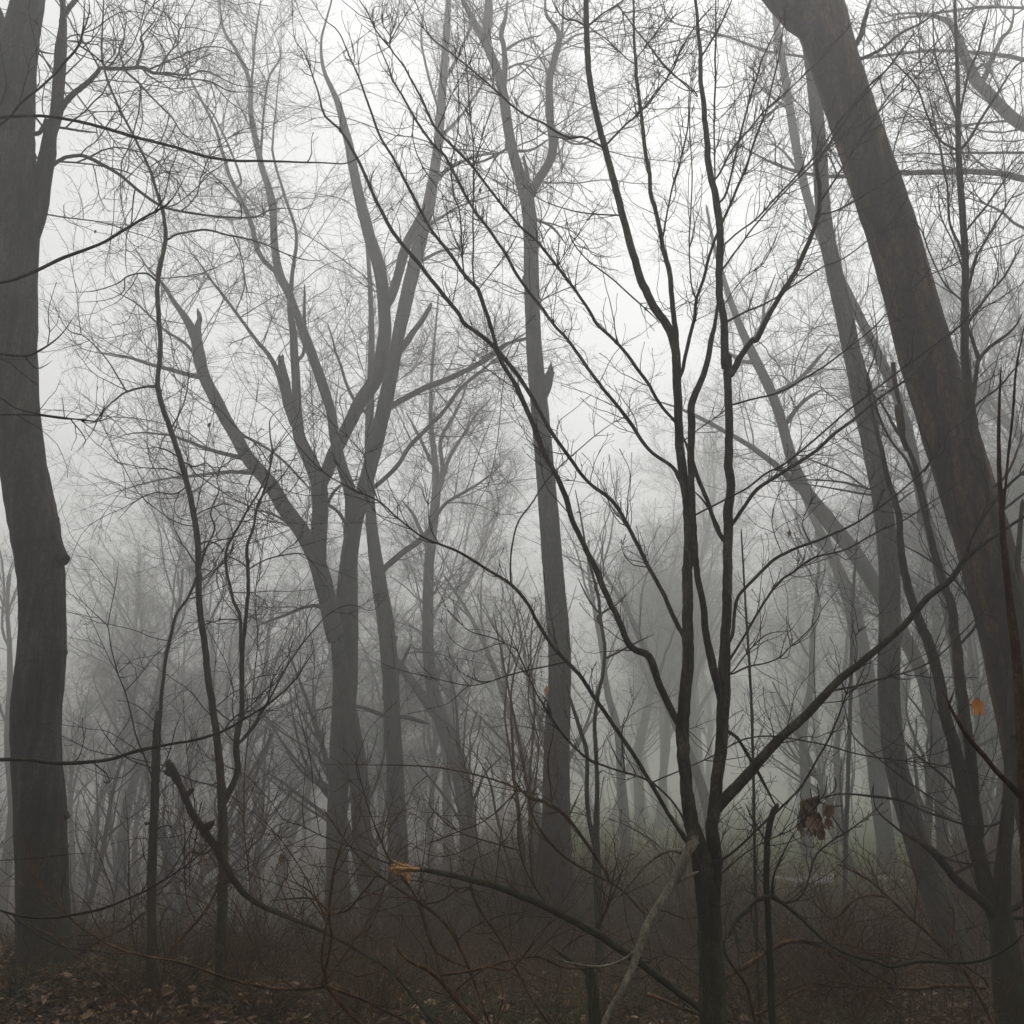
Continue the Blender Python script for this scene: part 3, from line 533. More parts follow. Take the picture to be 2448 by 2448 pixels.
 'limb tw=.6 C 290,270,16 350,170,15 420,30,13 450,-40,11', 'limb tw=.6 C 0,545,11 80,430,11 180,250,10 240,170,8', 'limb tw=.5 C 395,1560,9 500,1420,9 600,1340,9 680,1160,6', 'limb tw=.5 C 410,1650,20 500,1600,18 640,1540,16 760,1460,14 900,1370,12 1000,1330,11 1150,1220,10 1350,1070,8', 'limb tw=.6 C 80,1210,16 120,1000,14 200,700,13 215,480,10 240,250,8',
 'limb tw=.3 z=-.5 J 255,1170,16 310,1125,22 360,1100,22 450,1040,19 600,900,18 680,830,18 780,720,18 880,560,16 940,450,16 1000,300,15 1040,170,13 1075,20,12 G 1068,1590,12', 'limb tw=1 G 1068,1600,8 1100,1560,7 1120,1555,4', 'limb tw=1 G 1068,1600,8 1050,1550,7 1062,1520,4',
 'limb z=-.6 tw=.4 J 380,1160,14 500,1060,11 620,990,11 760,920,10 900,780,9 1000,740,7', 'limb tw=.5 J 780,720,9 700,830,8 640,960,7',
 'limb z=.3 tw=.4 J 410,430,30 450,460,27 520,560,26 590,680,26 655,815,25', 'limb tw=.3 J 225,440,8 290,500,7 330,540,5', 'limb tw=.3 I 1890,1660,6 1800,1590,9 1720,1585,8 1590,1660,7 1450,1740,6',
], rec='near', seed=16, dens=3.7, opposite=True, zr=.18, knob=.010, wf=.62)

tree('dead_limb', 'bare pale grey dead branch stub leaning against the sapling clump and bending to the ground', 'dead branch', 4.7, (M['pale'], M['brush']), [
 'trunk tw=.3 z=.15 I 1400,2050,34 1430,1932,32 1500,1800,30 1570,1700,35 1620,1540,44 1660,1400,48 1740,1300,42 1800,1200,46 1840,1100,62 1875,1035,54', 'snag I 1868,1050,54 1892,1005,52 1905,975,48',
 'burl I 1838,1110,50 1828,1150,40',
 'stem tw=.2 I 1850,1060,24 1780,1040,20 1700,1080,18 1620,1160,14 1540,1260,12 1450,1350,9', 'stem tw=.3 I 1790,1220,22 1850,1180,20 1932,1150,18', 'stem tw=.3 I 1620,1540,18 1540,1600,14 1400,1640,12 1240,1610,10 1120,1560,8',
], rec='brush', seed=17, dens=.5, root=False, knob=.08)

# the group in the mist left of centre
tree('forked_tree', 'big grey forked tree in mist left of centre, two trunks rising from one root', 'tree', 21.0, (M['mid'], Tw), [
 'trunk t0=.9 tw=0 I 75,1260,122 60,1000,104 70,800,98 80,600,108 98,400,130 112,200,124 115,0,124 E 115,1500,135 120,1350,100 130,1200,86 150,1030,80 200,880,75 240,730,75 280,550,80 330,350,75 360,180,70 395,0,62 B 430,1500,72 480,1300,76 550,1000,56 590,800,50 600,500,45 625,300,40 640,0,30 650,-200,22',
 'limb z=-.6 tw=0 I 270,1380,140 240,1150,120 200,950,100 185,750,95 165,550,88 140,380,85 100,200,80 70,0,76 E 60,1550,78 20,1400,80',
 'limb z=-.8 tw=.7 E 60,1600,90 30,1450,90 D 1660,1330,88 1620,1200,84 1550,1070,78 1450,930,75 1380,820,74 1280,700,68 1180,530,62 1100,380,58 1030,230,58 1010,100,56 A 960,1650,42 900,1560,30 830,1450,22 760,1380,14 680,1250,9',
 'limb z=.8 tw=.4 D 1635,1220,76 1640,1100,78 1640,950,78 1635,820,78 1590,700,72 1530,560,60 1520,350,45 1515,200,43 1505,50,38 A 1490,1600,30 1500,1400,20 1520,1200,16 1460,1000,14 1400,800,12 1400,700,10 1440,300,7 1440,0,5',
 'limb tw=.6 D 1640,830,66 1700,700,64 1760,580,64 1850,400,68 1930,280,70 E 310,80,66 B 310,1600,64 290,1400,64 230,1200,60 170,950,50 130,750,45 80,550,36 40,450,30 0,350,24 A 1650,200,18 1700,0,14 1720,-100,10',
 'snag D 1545,580,44 1490,440,58 1455,280,50 1442,160,32', 'snag A 1055,1950,40 1015,1700,34 1025,1640,26 1015,1590,16', 'snag A 1560,1800,18 1562,1600,16 1563,1460,8',
 'limb z=.5 tw=.6 D 1800,1080,76 1800,900,68 1760,750,55 1720,600,50 1700,450,50 1640,260,50 1580,100,46 1540,0,42 A 1480,1500,44 1430,1400,42 1405,1200,38 1400,1050,34 1330,800,30 1290,600,28 1290,450,26 1230,300,24 1150,150,20 1130,0,18 1120,-100,14',
 'limb A 1410,1390,26 1330,1300,25 1290,1150,24 1180,900,18 1100,650,15 1000,450,13 900,200,10 840,0,7', 'limb A 1290,450,14 1310,200,12 1340,0,10', 'limb A 1340,800,14 1350,600,12 1380,400,10 1440,280,8 1380,100,5', 'limb A 1230,900,12 1100,600,10 950,450,6', 'limb tw=.6 B 340,1530,50 380,1420,46 430,1250,46 500,1080,40',
 'limb z=-1 E 350,420,32 500,340,29 600,300,30 750,230,25 870,160,19 1000,70,14 1100,0,9', 'limb z=1 E 270,830,24 380,720,22 450,620,22 600,470,20 720,320,18 880,180,12 B 1000,1740,8', 
 'snag B 400,1790,36 470,1690,30 520,1620,26 550,1560,14', 'limb B 560,950,26 650,860,20 800,800,14 950,780,9', 'limb B 430,1260,18 550,1150,15 700,1060,11 900,990,7', 'limb B 600,700,20 700,600,15 830,400,11 900,260,7', 'limb B 600,450,20 680,300,15 760,120,11 800,0,8', 'limb B 600,600,16 540,400,13 500,200,11 520,0,8', 'limb B 480,1350,18 600,1290,14 740,1270,10',
 'limb D 1270,700,24 1100,650,20 950,600,16 850,570,12 700,560,9 560,600,6', 'limb D 1380,780,20 1200,760,18 1000,780,14 880,790,11 700,830,8 500,900,5', 'limb D 1020,270,26 900,240,22 750,200,18 650,170,14 520,150,10', 'limb D 1020,200,20 950,100,15 830,20,12 A 700,1560,9 560,1480,6', 'limb D 1560,1080,14 1400,980,11 1250,950,8', 'limb D 1680,930,14 1740,970,18 1780,1040,24', 'limb D 1690,900,18 1760,820,14 1860,790,9',
 'limb D 1180,540,16 1300,600,14 1450,700,12 1600,860,14', 'limb D 1500,480,30 1400,200,24 1300,60,18 A 1130,1500,14 1050,1400,10 1000,1300,6', 'limb D 1690,1480,22 1600,1450,17 1450,1500,13 1300,1560,9',
], rec='mid', seed=18, dens=1.12, zr=.3, flat=.4)

tree('misty_tree', 'straight grey trunk right behind the forked tree, a burl on its left side', 'tree', 24.0, (M['mid'], Tw), [
 'trunk t0=.5 I 385,1200,112 380,1000,105 375,800,90 360,500,80 345,250,85 340,0,88 E 310,1500,85 280,1300,80 250,1100,62 235,950,52 230,700,42 235,500,48 240,300,40 250,50,30 B 240,1400,22 200,1000,14',
 'snag I 350,20,30 375,-60,16', 'burl I 320,255,50 300,262,20', 'limb z=1 E 285,1280,34 400,1180,31 520,1080,28 620,930,18 780,830,14 920,720,9', 'limb z=-1 I 375,370,24 300,345,22 180,305,18 60,300,14 H 1600,330,10', 'limb tw=.5 I 395,355,22 450,365,22 540,395,20', 'limb I 380,140,20 410,60,18 450,-20,14',
 'limb E 240,480,22 150,380,18 80,200,14 20,0,10',
], rec='mid', seed=19, dens=0.96, flat=.4)

tree('leaning_tree', 'faint left-leaning trunk with low broken arm, left of the tall centre trunk', 'tree', 31.0, (M['mid'], Tw), [
 'trunk t0=.3 I 760,1300,95 750,1150,92 740,800,90 700,600,90 620,420,90 565,280,66 540,100,60 535,0,60 E 530,1450,60 540,1200,50 560,1000,50 590,850,45 570,700,35 550,550,25 540,350,18 570,100,12 B 590,1500,8',
 'snag I 580,350,54 500,240,45 430,140,40 375,65,30', 'limb E 575,900,28 610,750,24 600,600,20 680,450,15 740,300,10', 'limb E 545,700,18 480,560,14 420,450,9', 'limb E 540,1170,22 470,1000,18 400,900,12', 'limb E 590,850,26 640,700,20 720,560,14 800,430,8',
], rec='mid', seed=20, dens=1.40, flat=.3)

# tall trunk in the centre
tree('tall_tree', 'tall broken-topped trunk in the centre, forking high with a dead stub in the fork', 'tree', 16.5, (M['mid'], Tw), [
 'trunk t0=.6 tw=.5 I 1190,1260,180 1190,1100,168 1195,900,150 1190,700,140 1200,400,130 1215,100,116 E 1212,1661,115 1195,1500,115 1180,1300,110 1165,1100,106 1150,900,100 1130,700,95 1115,500,92 1095,300,92 1080,150,82 1070,0,77 B 1068,1500,78 1062,1350,82 1070,1200,76 1050,1050,72 1030,960,70 985,850,54 955,720,50 935,600,56 925,480,50 895,370,48 850,250,44 800,170,40 740,50,24 690,-40,18',
 'limb z=.5 B 840,220,40 835,150,44 845,60,46 845,0,40 850,-100,34', 'limb B 925,450,30 925,250,26 910,180,24 935,80,20 940,0,17',
 'limb z=-.5 tw=.8 B 1050,1010,60 1080,960,48 1110,910,46 1160,830,43 1178,750,45 1160,600,39 1158,420,38 1185,300,35 1208,200,32 1180,130,25 1140,70,22 1135,0,18 1130,-80,14', 'limb B 1215,230,16 1225,130,13 1232,0,10',
 'snag B 1058,990,26 1040,870,20 1024,800,14', 'snag E 1090,430,50 1130,360,55 1155,270,48 1167,215,34', 'burl B 1045,1430,50 1020,1430,24', 'limb B 1240,220,12 1300,180,10 1450,150,7', 'limb z=1 B 940,760,20 1000,775,16 1080,760,12 1180,700,8', 'limb z=1 B 1190,680,14 1300,740,10 1450,700,8', 'limb B 1100,1130,16 1180,1170,12 1250,1260,8', 'limb B 900,380,14 1010,330,10 1150,370,7', 'limb B 960,750,16 830,820,12 700,850,8', 'limb E 1090,60,18 950,100,14 800,180,8', 'limb B 930,260,16 1010,210,12 1120,180,9',
], rec='mid', seed=21, dens=1.44, zr=.3, flat=.3)

# right hand side
tree('great_leaning_tree', 'huge reddish brown trunk leaning left across the right side of the view', 'tree', 7.8, (M['brown'], Tw), [
 'trunk tw=0 J 2200,1500,330 2080,1000,310 1970,500,290 1900,200,285 G 1840,1500,285 1770,1300,282 1705,1050,280 1640,850,278 1560,600,276 1475,300,275 1380,0,272 C 1410,1750,268 1342,1500,256 1275,1250,256 1200,1020,262 1118,800,240 1052,600,250 985,400,245 940,250,240 900,120,260 850,0,300 780,-150,260',
 'limb tw=0 z=-.3 C 880,160,150 780,70,180 680,-20,170 560,-130,150', 'limb z=.4 tw=.4 C 1060,310,24 1100,300,18 1190,260,16 1290,180,14 1400,120,12 1560,20,9', 'limb tw=.4 C 1060,260,30 1090,190,26 1120,90,24 1150,-20,20',
 'limb tw=.2 z=-.5 G 1420,760,12 1470,690,12 1530,570,11 1600,500,8', 'burl G 1290,420,40 1305,560,36 1330,650,20', 'burl G 1260,200,26 1275,330,22 1300,440,14',
 'limb tw=.3 z=-.6 C 1180,1000,10 1230,920,9 1240,800,8 1210,640,6 1200,500,4',
], rec='big', seed=22, dens=.6, knob=.008)

tree('leaning_slim_tree', 'straight leaning grey trunk running up behind the huge reddish one on the right', 'tree', 12.5, (M['mid'], Tw), [
 'trunk t0=.35 tw=.5 J 1600,1650,170 1560,1530,155 1490,1300,150 1400,1050,130 1320,800,122 1262,550,112 1228,300,110 1240,50,112 G 1240,1650,112 1246,1500,106 1246,1250,108 1222,1000,98 1165,700,92 1110,450,95 1070,250,90 1030,50,90 C 1005,1600,88 960,1400,86 912,1200,80 890,1000,76 888,800,74 870,600,70 850,400,68 830,250,64 805,100,60 780,-100,54',
 'limb tw=.6 C 930,1300,30 880,1200,18', 'limb z=.4 G 1160,640,24 1180,500,20 1140,300,16 C 1100,1880,14 1060,1700,12 990,1420,10 960,1150,8', 'limb G 1140,850,12 1000,810,10 860,800,8 700,810,5', 'limb G 1150,880,12 1020,860,10 870,830,7 750,820,4', 'limb G 1120,840,10 1000,760,9 850,700,7 700,640,5', 'limb G 1230,950,12 1330,880,10 1450,800,7', 'limb C 830,200,12 700,60,9',
], rec='slim', seed=23, dens=.5, scale=1.2)

tree('pale_crooked_tree', 'faint crooked trunk seen left of the two leaning right trunks, bent elbow low down', 'tree', 23.0, (M['mid'], Tw), [
 'trunk t0=.3 J 1530,1300,60 1515,1050,58 1502,700,62 1465,350,64 1425,150,66 1350,0,72 G 1250,1500,76 1150,1300,80 1050,1150,80 900,980,80 800,860,68 730,700,52 695,500,50 640,350,54 560,200,50 490,50,42 C 440,1600,34 400,1450,26 330,1250,18 300,1050,12',
 'limb z=1 G 770,840,36 700,760,32 600,680,30 480,600,25 300,500,20 150,430,14 0,380,9', 'limb G 650,360,28 760,300,22 860,200,18 940,100,12', 'limb G 700,520,24 800,400,20 900,330,14', 'limb G 560,200,24 480,190,18 380,120,12', 'limb G 520,120,24 590,0,20 C 600,1550,14 660,1400,9',
], rec='mid', seed=24, dens=1.26)
tree('pale_tree', 'very faint trunk behind the crooked one, rising left from the mist', 'tree', 33.0, (M['mid'], Tw), [
 'trunk t0=.3 J 1250,1250,92 1230,1100,90 1200,800,92 1150,400,98 1100,0,98 G 1060,1450,80 960,1200,52 870,1050,40 830,930,34 760,800,26 700,640,18', 'limb z=1 G 1000,1290,30 900,1150,22 800,1100,14',
], rec='mid', seed=25, dens=1.26)
tree('high_fork_tree', 'faint tall trunk crossing behind the leaning trunks near the top right, bending right', 'tree', 20.0, (M['mid'], Tw), [
 'trunk t0=.4 J 1700,1250,60 G 1600,1500,60 1480,1250,58 1400,900,54 1370,650,50 1290,350,48 1150,100,48 C 950,1350,46 870,1180,46 840,1080,45 800,950,45 760,750,45 730,550,42 690,300,40 655,80,34 640,-60,30',
 'limb z=1 C 730,560,20 620,480,14 500,360,9', 'limb C 790,900,16 700,780,12 600,720,7', 'limb z=.8 G 1380,700,26 1340,500,20 1250,300,14 1210,100,9', 'limb G 1395,1000,20 1440,800,16 1500,650,10',
], rec='mid', seed=26, dens=1.26)
tree('right_edge_tree', 'tree at the right edge whose level limbs and bent arm reach in high up', 'tree', 15.0, (M['mid'], Tw), [
 'trunk tw=0 J 2300,1700,220 2280,700,200 G 2280,1300,190 2240,600,180 C 2260,1700,170 2230,1200,160 2200,700,140 2180,300,120 2160,-100,100',
 'limb z=1 C 2200,760,80 2080,690,70 1932,640,64 1850,580,60 1750,480,56 1680,400,55 1640,320,50 1600,220,42 1550,120,30 1450,80,22 1300,70,14 1180,100,8', 'limb C 1715,420,30 1770,300,24 1820,190,20 1860,150,16 1880,60,12 1850,0,9', 'limb tw=.5 C 1740,330,12 1780,320,10 1810,330,6', 'limb tw=.5 C 1620,330,14 1550,325,8',
 'limb z=-1 C 2220,980,50 2080,940,40 1932,920,34 1800,890,30 1600,880,28 1300,890,24 1000,905,20 820,890,18 650,840,16 500,760,12 430,700,8', 'limb C 2190,40,24 1932,40,16 1700,38,14 1400,80,12 1200,120,9 1050,150,7',
 'limb z=1.5 C 2190,650,30 1932,620,14 1750,630,12 1500,660,9 1350,690,7 1240,740,5', 'limb z=-1 C 2210,800,24 1932,785,14 1700,785,12 1400,790,9 1250,800,5', 'limb z=2 C 2180,400,30 1900,300,22 1500,260,16 1000,300,14 650,270,14 550,240,13 450,200,12 300,160,10 150,120,9 0,70,7 B 1390,10,5',
 'limb C 2230,1250,26 1932,1170,16 1800,1080,12 1600,1000,8',
], rec='mid', seed=27, dens=1.30, flat=.3)
tree('right_stems_tree', 'dark clump of slim stems by the lower right edge, one stem leaning far left', 'tree', 7.0, (M['thin'], Tw), [
 'trunk tw=.2 t0=.2 J 1880,1932,180 1850,1650,165 1815,1450,125 1812,1300,90 1825,1100,74 1845,900,66 1860,700,60 1870,400,52 1880,100,44 G 1880,1500,36 1900,1200,28 1925,900,20',
 'limb z=.6 tw=.5 J 1830,1550,104 1790,1400,92 1735,1200,84 1685,1000,80 1625,750,72 1555,450,60 1495,180,55 G 1455,1700,55 1370,1450,45 1310,1250,39 1287,1000,33 1232,800,27 1192,620,22 1152,450,18 1130,280,14 1180,100,10 C 1150,1500,6',
 'limb z=1 tw=.5 J 1690,950,60 1650,500,56 1605,200,55 1590,0,50 G 1560,1450,42 1500,1280,36 1440,1050,32 1400,850,30 1340,650,25 1250,500,20 1180,380,14 1080,330,10',
 'limb z=-.5 tw=.4 J 1800,1420,56 1740,1330,52 1600,1200,46 1480,1060,40 1380,990,26 1290,940,13 1180,830,9 1160,690,6', 'limb J 1640,1130,16 1750,1105,14 1790,1100,12', 'limb z=-.4 J 1480,1050,14 1560,1090,13 1650,1108,10 1760,1100,8', 'limb tw=.3 J 1840,1360,34 1932,1310,28 2020,1240,20', 'limb tw=.3 J 1845,1390,20 1932,1385,18 2040,1400,12', 'limb J 1680,1050,24 1620,850,16 1560,700,13 1400,560,9 1300,460,6',
 'limb tw=.3 z=-.4 J 1835,880,14 1750,915,12 1620,910,12 1450,850,12 1300,790,13 1150,765,14 1000,750,12 900,772,9', 'limb tw=.6 J 1150,762,8 1160,700,5', 'limb J 1010,300,6 1050,450,7 1200,580,8 1350,700,8 1500,800,9 1630,880,8',
 'limb G 1590,1661,16 1690,1530,14 1640,1400,12 1560,1300,10 1400,1180,9 1200,1080,6', 'limb z=.4 G 1400,860,16 1330,700,14 1230,560,12 1150,350,12 1100,150,9',
], rec='nearlong', seed=28, dens=1.6, zr=.25)
tree('slender_right_tree', 'slender straight tree with upswept forks standing right of the huge leaning trunk', 'tree', 7.0, (M['thin'], Tw), [
 'trunk t0=.45 tw=.7 J 2100,1600,80 2020,1000,76 1960,300,70 G 1960,1700,68 1880,1350,62 1780,1000,56 1700,700,52 1655,450,48 1635,250,44 1622,50,42 C 1630,1550,38 1635,1350,36 1620,1100,34 1600,900,32 1590,750,30 1598,600,26 1590,350,20 1580,100,16 1575,-60,14',
 'limb C 1590,775,18 1650,720,16 1720,600,14 1800,470,11 1880,350,9 1932,310,6', 'limb C 1585,770,14 1500,720,12 1440,600,11 1380,450,10 1300,350,8 1220,250,7 1150,80,5', 'limb C 1590,625,13 1540,450,12 1480,300,9 1460,0,7', 'limb C 1600,595,14 1640,400,14 1680,300,12 1740,100,9 1770,-20,7', 'limb C 1610,1300,16 1550,1130,13 1530,900,11 1470,600,8 1420,400,5',
 'limb C 1640,1180,12 1750,1040,11 1850,900,9 1932,800,7', 'limb C 1645,1480,14 1700,1300,12 1820,1090,10 1932,930,7', 'limb G 1665,420,24 1690,250,21 1702,190,20 1745,130,17 1880,20,14 C 1932,1600,10', 'limb G 1702,190,18 1660,90,15 C 1640,1650,12', 'limb C 1640,1440,10 1570,1250,8 1500,1100,7 1490,900,5', 'limb G 1745,860,16 1850,760,13 1932,560,9', 'limb G 1780,1000,14 1932,870,12 2050,800,8',
 'limb G 1670,430,13 1800,330,11 1932,180,8', 'limb C 1638,1661,16 1760,1500,12 1850,1380,11 1932,1240,9', 'limb C 1630,1560,10 1500,1420,9 1400,1180,7 1300,1100,5',
], rec='nearlong', seed=29, dens=2.4, zr=.3)
tree('reddish_shoot', 'very near reddish stem at the right edge with one orange leaf', 'tree', 2.3, (M['red'], M['red']), [
 'trunk tw=0 J 2010,2500,70 1970,1500,70 1945,900,66 1926,600,62 1912,300,56 1898,0,50 G 1876,1600,46 1842,1300,38 1816,1000,28 1800,700,22 1800,500,17 1815,210,8',
 'limb z=-.15 tw=0 J 1905,750,36 1850,690,32 1780,620,29 1700,520,27 1620,420,25 1560,330,23 1528,245,18', 'limb tw=0 J 1545,300,12 1560,260,11 1575,210,7', 'limb tw=0 J 1530,250,10 1510,225,6', 'limb tw=0 G 1818,1050,14 1860,600,14 1880,350,14 1900,180,12 1932,20,9 1950,-90,7', 'burl J 1870,455,18 1900,450,22',
], rec='near', seed=30, zr=.05)
tree('thin_sapling', 'thin dark sapling bent at its elbow just right of the nearest clump', 'tree', 5.6, (M['thin'], Tw), [
 'trunk tw=.3 J 640,1932,40 632,1650,36 622,1400,31 602,1150,32 612,950,34 640,850,34 662,815,30 672,800,16', 'limb z=.3 J 625,1280,14 700,1310,11 780,1280,10 820,1200,10 870,1060,9 950,990,9 1050,930,8 1230,780,6', 'limb J 640,1270,20 650,1180,10 700,1050,9 760,930,7', 'limb J 610,1000,9 530,860,8 500,800,6', 'limb tw=.6 J 650,830,8 610,790,6',
 'limb z=-.3 J 632,1275,26 560,1300,26 500,1345,27 450,1400,28 405,1480,26', 'limb z=-.6 tw=.5 J 640,1275,22 760,1370,21 880,1480,20 1000,1560,20 1150,1600,17 1250,1640,17 1400,1610,17 1560,1620,18 1700,1610,17 1850,1540,16 1932,1470,13',
], rec='near', seed=31, dens=1.8)
tree('twin_sapling', 'thin two-stemmed sapling standing in front of the tall centre trunk on its right', 'tree', 12.0, (M['thin'], Tw), [
 'trunk t0=.2 I 1410,1400,42 1400,1150,38 1388,980,36 1402,850,24 1405,700,23 1400,500,22 1380,380,21 1400,280,19 1440,120,18 1450,0,18 E 1430,1580,18 1412,1500,20 1420,1420,16 1390,1300,15 1340,1200,12 1330,1000,8 1290,850,5', 'limb I 1385,990,26 1352,800,23 1350,560,22 1320,430,22 1280,310,20 1240,180,12', 'limb E 1415,1490,11 1350,1400,9 1300,1300,6', 'limb E 1410,1500,14 1490,1450,9 1560,1390,6', 'limb E 1440,1720,14 1520,1680,11 1600,1640,9 1700,1590,7',
], rec='slim', seed=32, dens=.8, scale=1.1)
tree('mossy_shrub', 'brown twiggy shrub crowding the foot of the tall centre trunk', 'shrub', 14.5, (M['brush'], M['brush']), [
 'trunk t0=.1 I 1060,1500,24 1080,1100,22 1060,800,18 1010,500,15 960,300,12 930,100,10 E 900,1650,8 870,1480,5', 'stem I 1060,1350,20 1000,900,16 970,500,14 960,250,11 E 1000,1700,9 1060,1500,6', 'stem I 1080,1350,20 1060,700,14 1080,300,11 E 1060,1661,10 1090,1400,7', 'stem I 1080,1250,18 1130,900,13 1180,600,10 1210,300,7', 'stem I 1040,1350,18 920,1000,14 850,700,11 770,530,7', 'stem I 1070,1200,16 1240,900,12 1330,700,8', 'stem I 1060,1300,16 990,750,12 930,350,10 E 960,1661,8 1010,1380,5', 'stem I 1070,800,10 1100,500,9 1050,200,8 E 1130,1550,6 1180,1350,4',
], rec='slim', seed=33, dens=1.4, scale=.9)

tree('spiky_sapling', 'hair thin straight sapling with short spiky shoots, right of the clump', 'tree', 7.6, (M['thin'], Tw), [
 'trunk t0=.1 J 560,1500,17 548,1100,16 545,600,15 535,300,15 518,0,13 G 505,1500,12 492,1250,10 480,1050,8',
], rec='near', seed=42, dens=2.6)
tree('distant_pole', 'single pale upright pole of a tree standing in the green clearing', 'tree', 17.0, (M['mid'], Tw), [
 'trunk t0=.3 J 1010,1500,26 1012,1200,25 1022,800,23 1040,400,21 1050,0,19 G 1050,1400,16 1075,1100,12', 'limb tw=.6 J 1015,1000,12 990,700,10 1000,560,8',
], rec='slim', seed=43, dens=.7)
tree('dark_stump', 'short dark stump hidden in the brush left of the nearest clump', 'stump', 6.6, (M['rot'], M['brush']), [
 'trunk tw=.3 cut=1 I 1395,2050,76 1392,1932,66 1385,1800,60 1370,1700,52 1365,1640,40', 'snag I 1370,1690,40 1330,1640,26', 'stem I 1380,1750,24 1340,1660,20 1250,1600,16 1150,1520,12',
], rec='brush', seed=44, knob=.08)
# fallen limb with a fresh orange break and the tangle in front
e = tree('fallen_limb', 'long fallen limb sloping down to the right through the brush, snapped to bright orange wood', 'fallen bough', 5.4, (M['thin'], M['brush']), [
 'trunk z=.5 tw=.5 t0=.1 J 520,2050,46 271,1850,52 I 1700,1680,56 1560,1570,60 1400,1460,60 1250,1390,60 1100,1300,60 900,1230,50 760,1190,46 600,1155,38 500,1140,28 462,1140,24',
 'bough z=.1 tw=.7 I 345,1112,22 250,1075,18 200,1050,17 0,970,14 H 1550,920,13 1450,880,11 1380,780,9 1250,650,8 1100,580,7 970,505,5', 'bough H 1550,930,9 1470,975,9 1400,950,8 1330,890,7 1190,760,5',
 'bough I 345,1110,16 290,980,16 230,830,15 190,680,14 170,580,12 140,520,8', 'bough H 1640,950,11 1610,760,10 1590,560,9 1540,350,8 1510,180,7 1480,0,6 D 1460,1600,5', 'bough I 100,1010,9 160,930,8 190,850,8 180,790,6', 
 'bough I 340,1112,10 400,1030,11 450,1000,9 485,930,5', 'bough I 335,1105,9 420,950,8', 'bough tw=.6 I 545,1145,10 540,1050,9 580,900,8 590,740,5', 'bough tw=.6 I 830,1200,11 790,1000,10 780,850,9 810,650,7 850,530,5',
 'bough z=-.5 tw=.5 I 880,1225,14 900,1050,13 930,850,13 990,720,13 1040,560,10 1110,230,6', 'bough z=-.4 tw=.5 I 1130,1300,18 1040,1150,16 1000,1000,16 1000,870,14 1040,760,13 990,640,10 1010,560,8 1050,400,6',
 'bough z=.3 tw=.6 H 1620,960,10 1500,1010,10 1380,1070,9 1250,1135,9 1180,1140,7 1050,1110,6',
], rec='brush', wf=.42, seed=34, dens=(.7)*1.7, root=False, zr=.15)
tree('forked_shrub', 'bare brown shrub with long arching stems forking low at bottom left of centre', 'shrub', 5.0, (M['brush'], M['brush']), [
 'trunk tw=.3 I 330,2050,34 190,1932,28 90,1830,24 10,1730,22', 'stem z=-.3 H 1690,1740,22 1500,1755,17 1350,1745,18 1200,1710,17 1000,1640,16 900,1610,15 750,1580,14 600,1540,13 450,1460,11 350,1380,9 200,1200,7 130,1050,5', 'stem z=.2 H 1675,1700,20 1650,1600,19 1670,1450,18 1690,1300,16 1700,1200,14 1740,1050,11 1790,900,9 1850,830,6',
 'stem z=.3 I 30,1680,15 130,1540,14 270,1330,12 330,1190,10 400,1060,7', 'stem z=-.2 I 10,1370,12 120,1350,16 200,1260,13 300,1130,10', 'stem H 1690,1370,11 1620,1290,12 1500,1290,10 1380,1300,7', 'stem H 1680,1400,12 1620,1300,13 1560,1230,8 1420,1165,6', 'stem z=-.5 I 0,1690,16 40,1500,14 30,1350,12 60,1100,8',
 'stem z=.4 I 50,1750,20 250,1830,18 450,1932,16 600,2020,14',
], rec='brush', wf=.8, seed=35, dens=(.8)*1.7, zr=.2)
tree('crossing_shrub', 'bare shrub whose crossing stems run down past the orange break to the bottom', 'shrub', 5.8, (M['brush'], M['brush']), [
 'trunk tw=.6 t0=.1 I 900,2080,16 820,1850,15 740,1620,17 680,1480,20 600,1380,19 500,1310,14 380,1240,13 220,1130,12 110,1000,10 H 1661,830,7', 'stem z=.3 I 740,1640,14 640,1600,15 560,1530,19 500,1350,20 440,1230,15 350,1110,13 300,1000,11 330,850,8 380,700,5',
 'stem I 500,1320,12 600,1300,10 720,1230,9 850,1290,7', 'stem I 690,1500,10 760,1440,9 900,1380,8 1060,1350,6',
], rec='brush', wf=.8, seed=36, dens=(.8)*1.7, zr=.2)
tree('low_shrub', 'low knotted shrub with two pale-tipped arms at the bottom centre', 'shrub', 5.2, (M['brush'], M['brush']), [
 'trunk tw=.3 I 860,2020,32 800,1932,31 720,1850,30 660,1790,30 600,1690,28 530,1650,22 450,1620,18 390,1580,14 350,1500,9', 'stem z=.3 I 600,1680,19 720,1665,18 850,1630,18 960,1600,14 1100,1592,12 1250,1640,13 1400,1640,12 1540,1600,9', 'stem I 850,1640,12 950,1650,11 1010,1600,9 1130,1450,7 1180,1370,5', 'stem I 660,1790,13 760,1690,11 900,1600,7', 'stem I 590,1690,20 592,1640,16',
], rec='brush', wf=.8, seed=37, dens=(.5)*1.7, zr=.2)
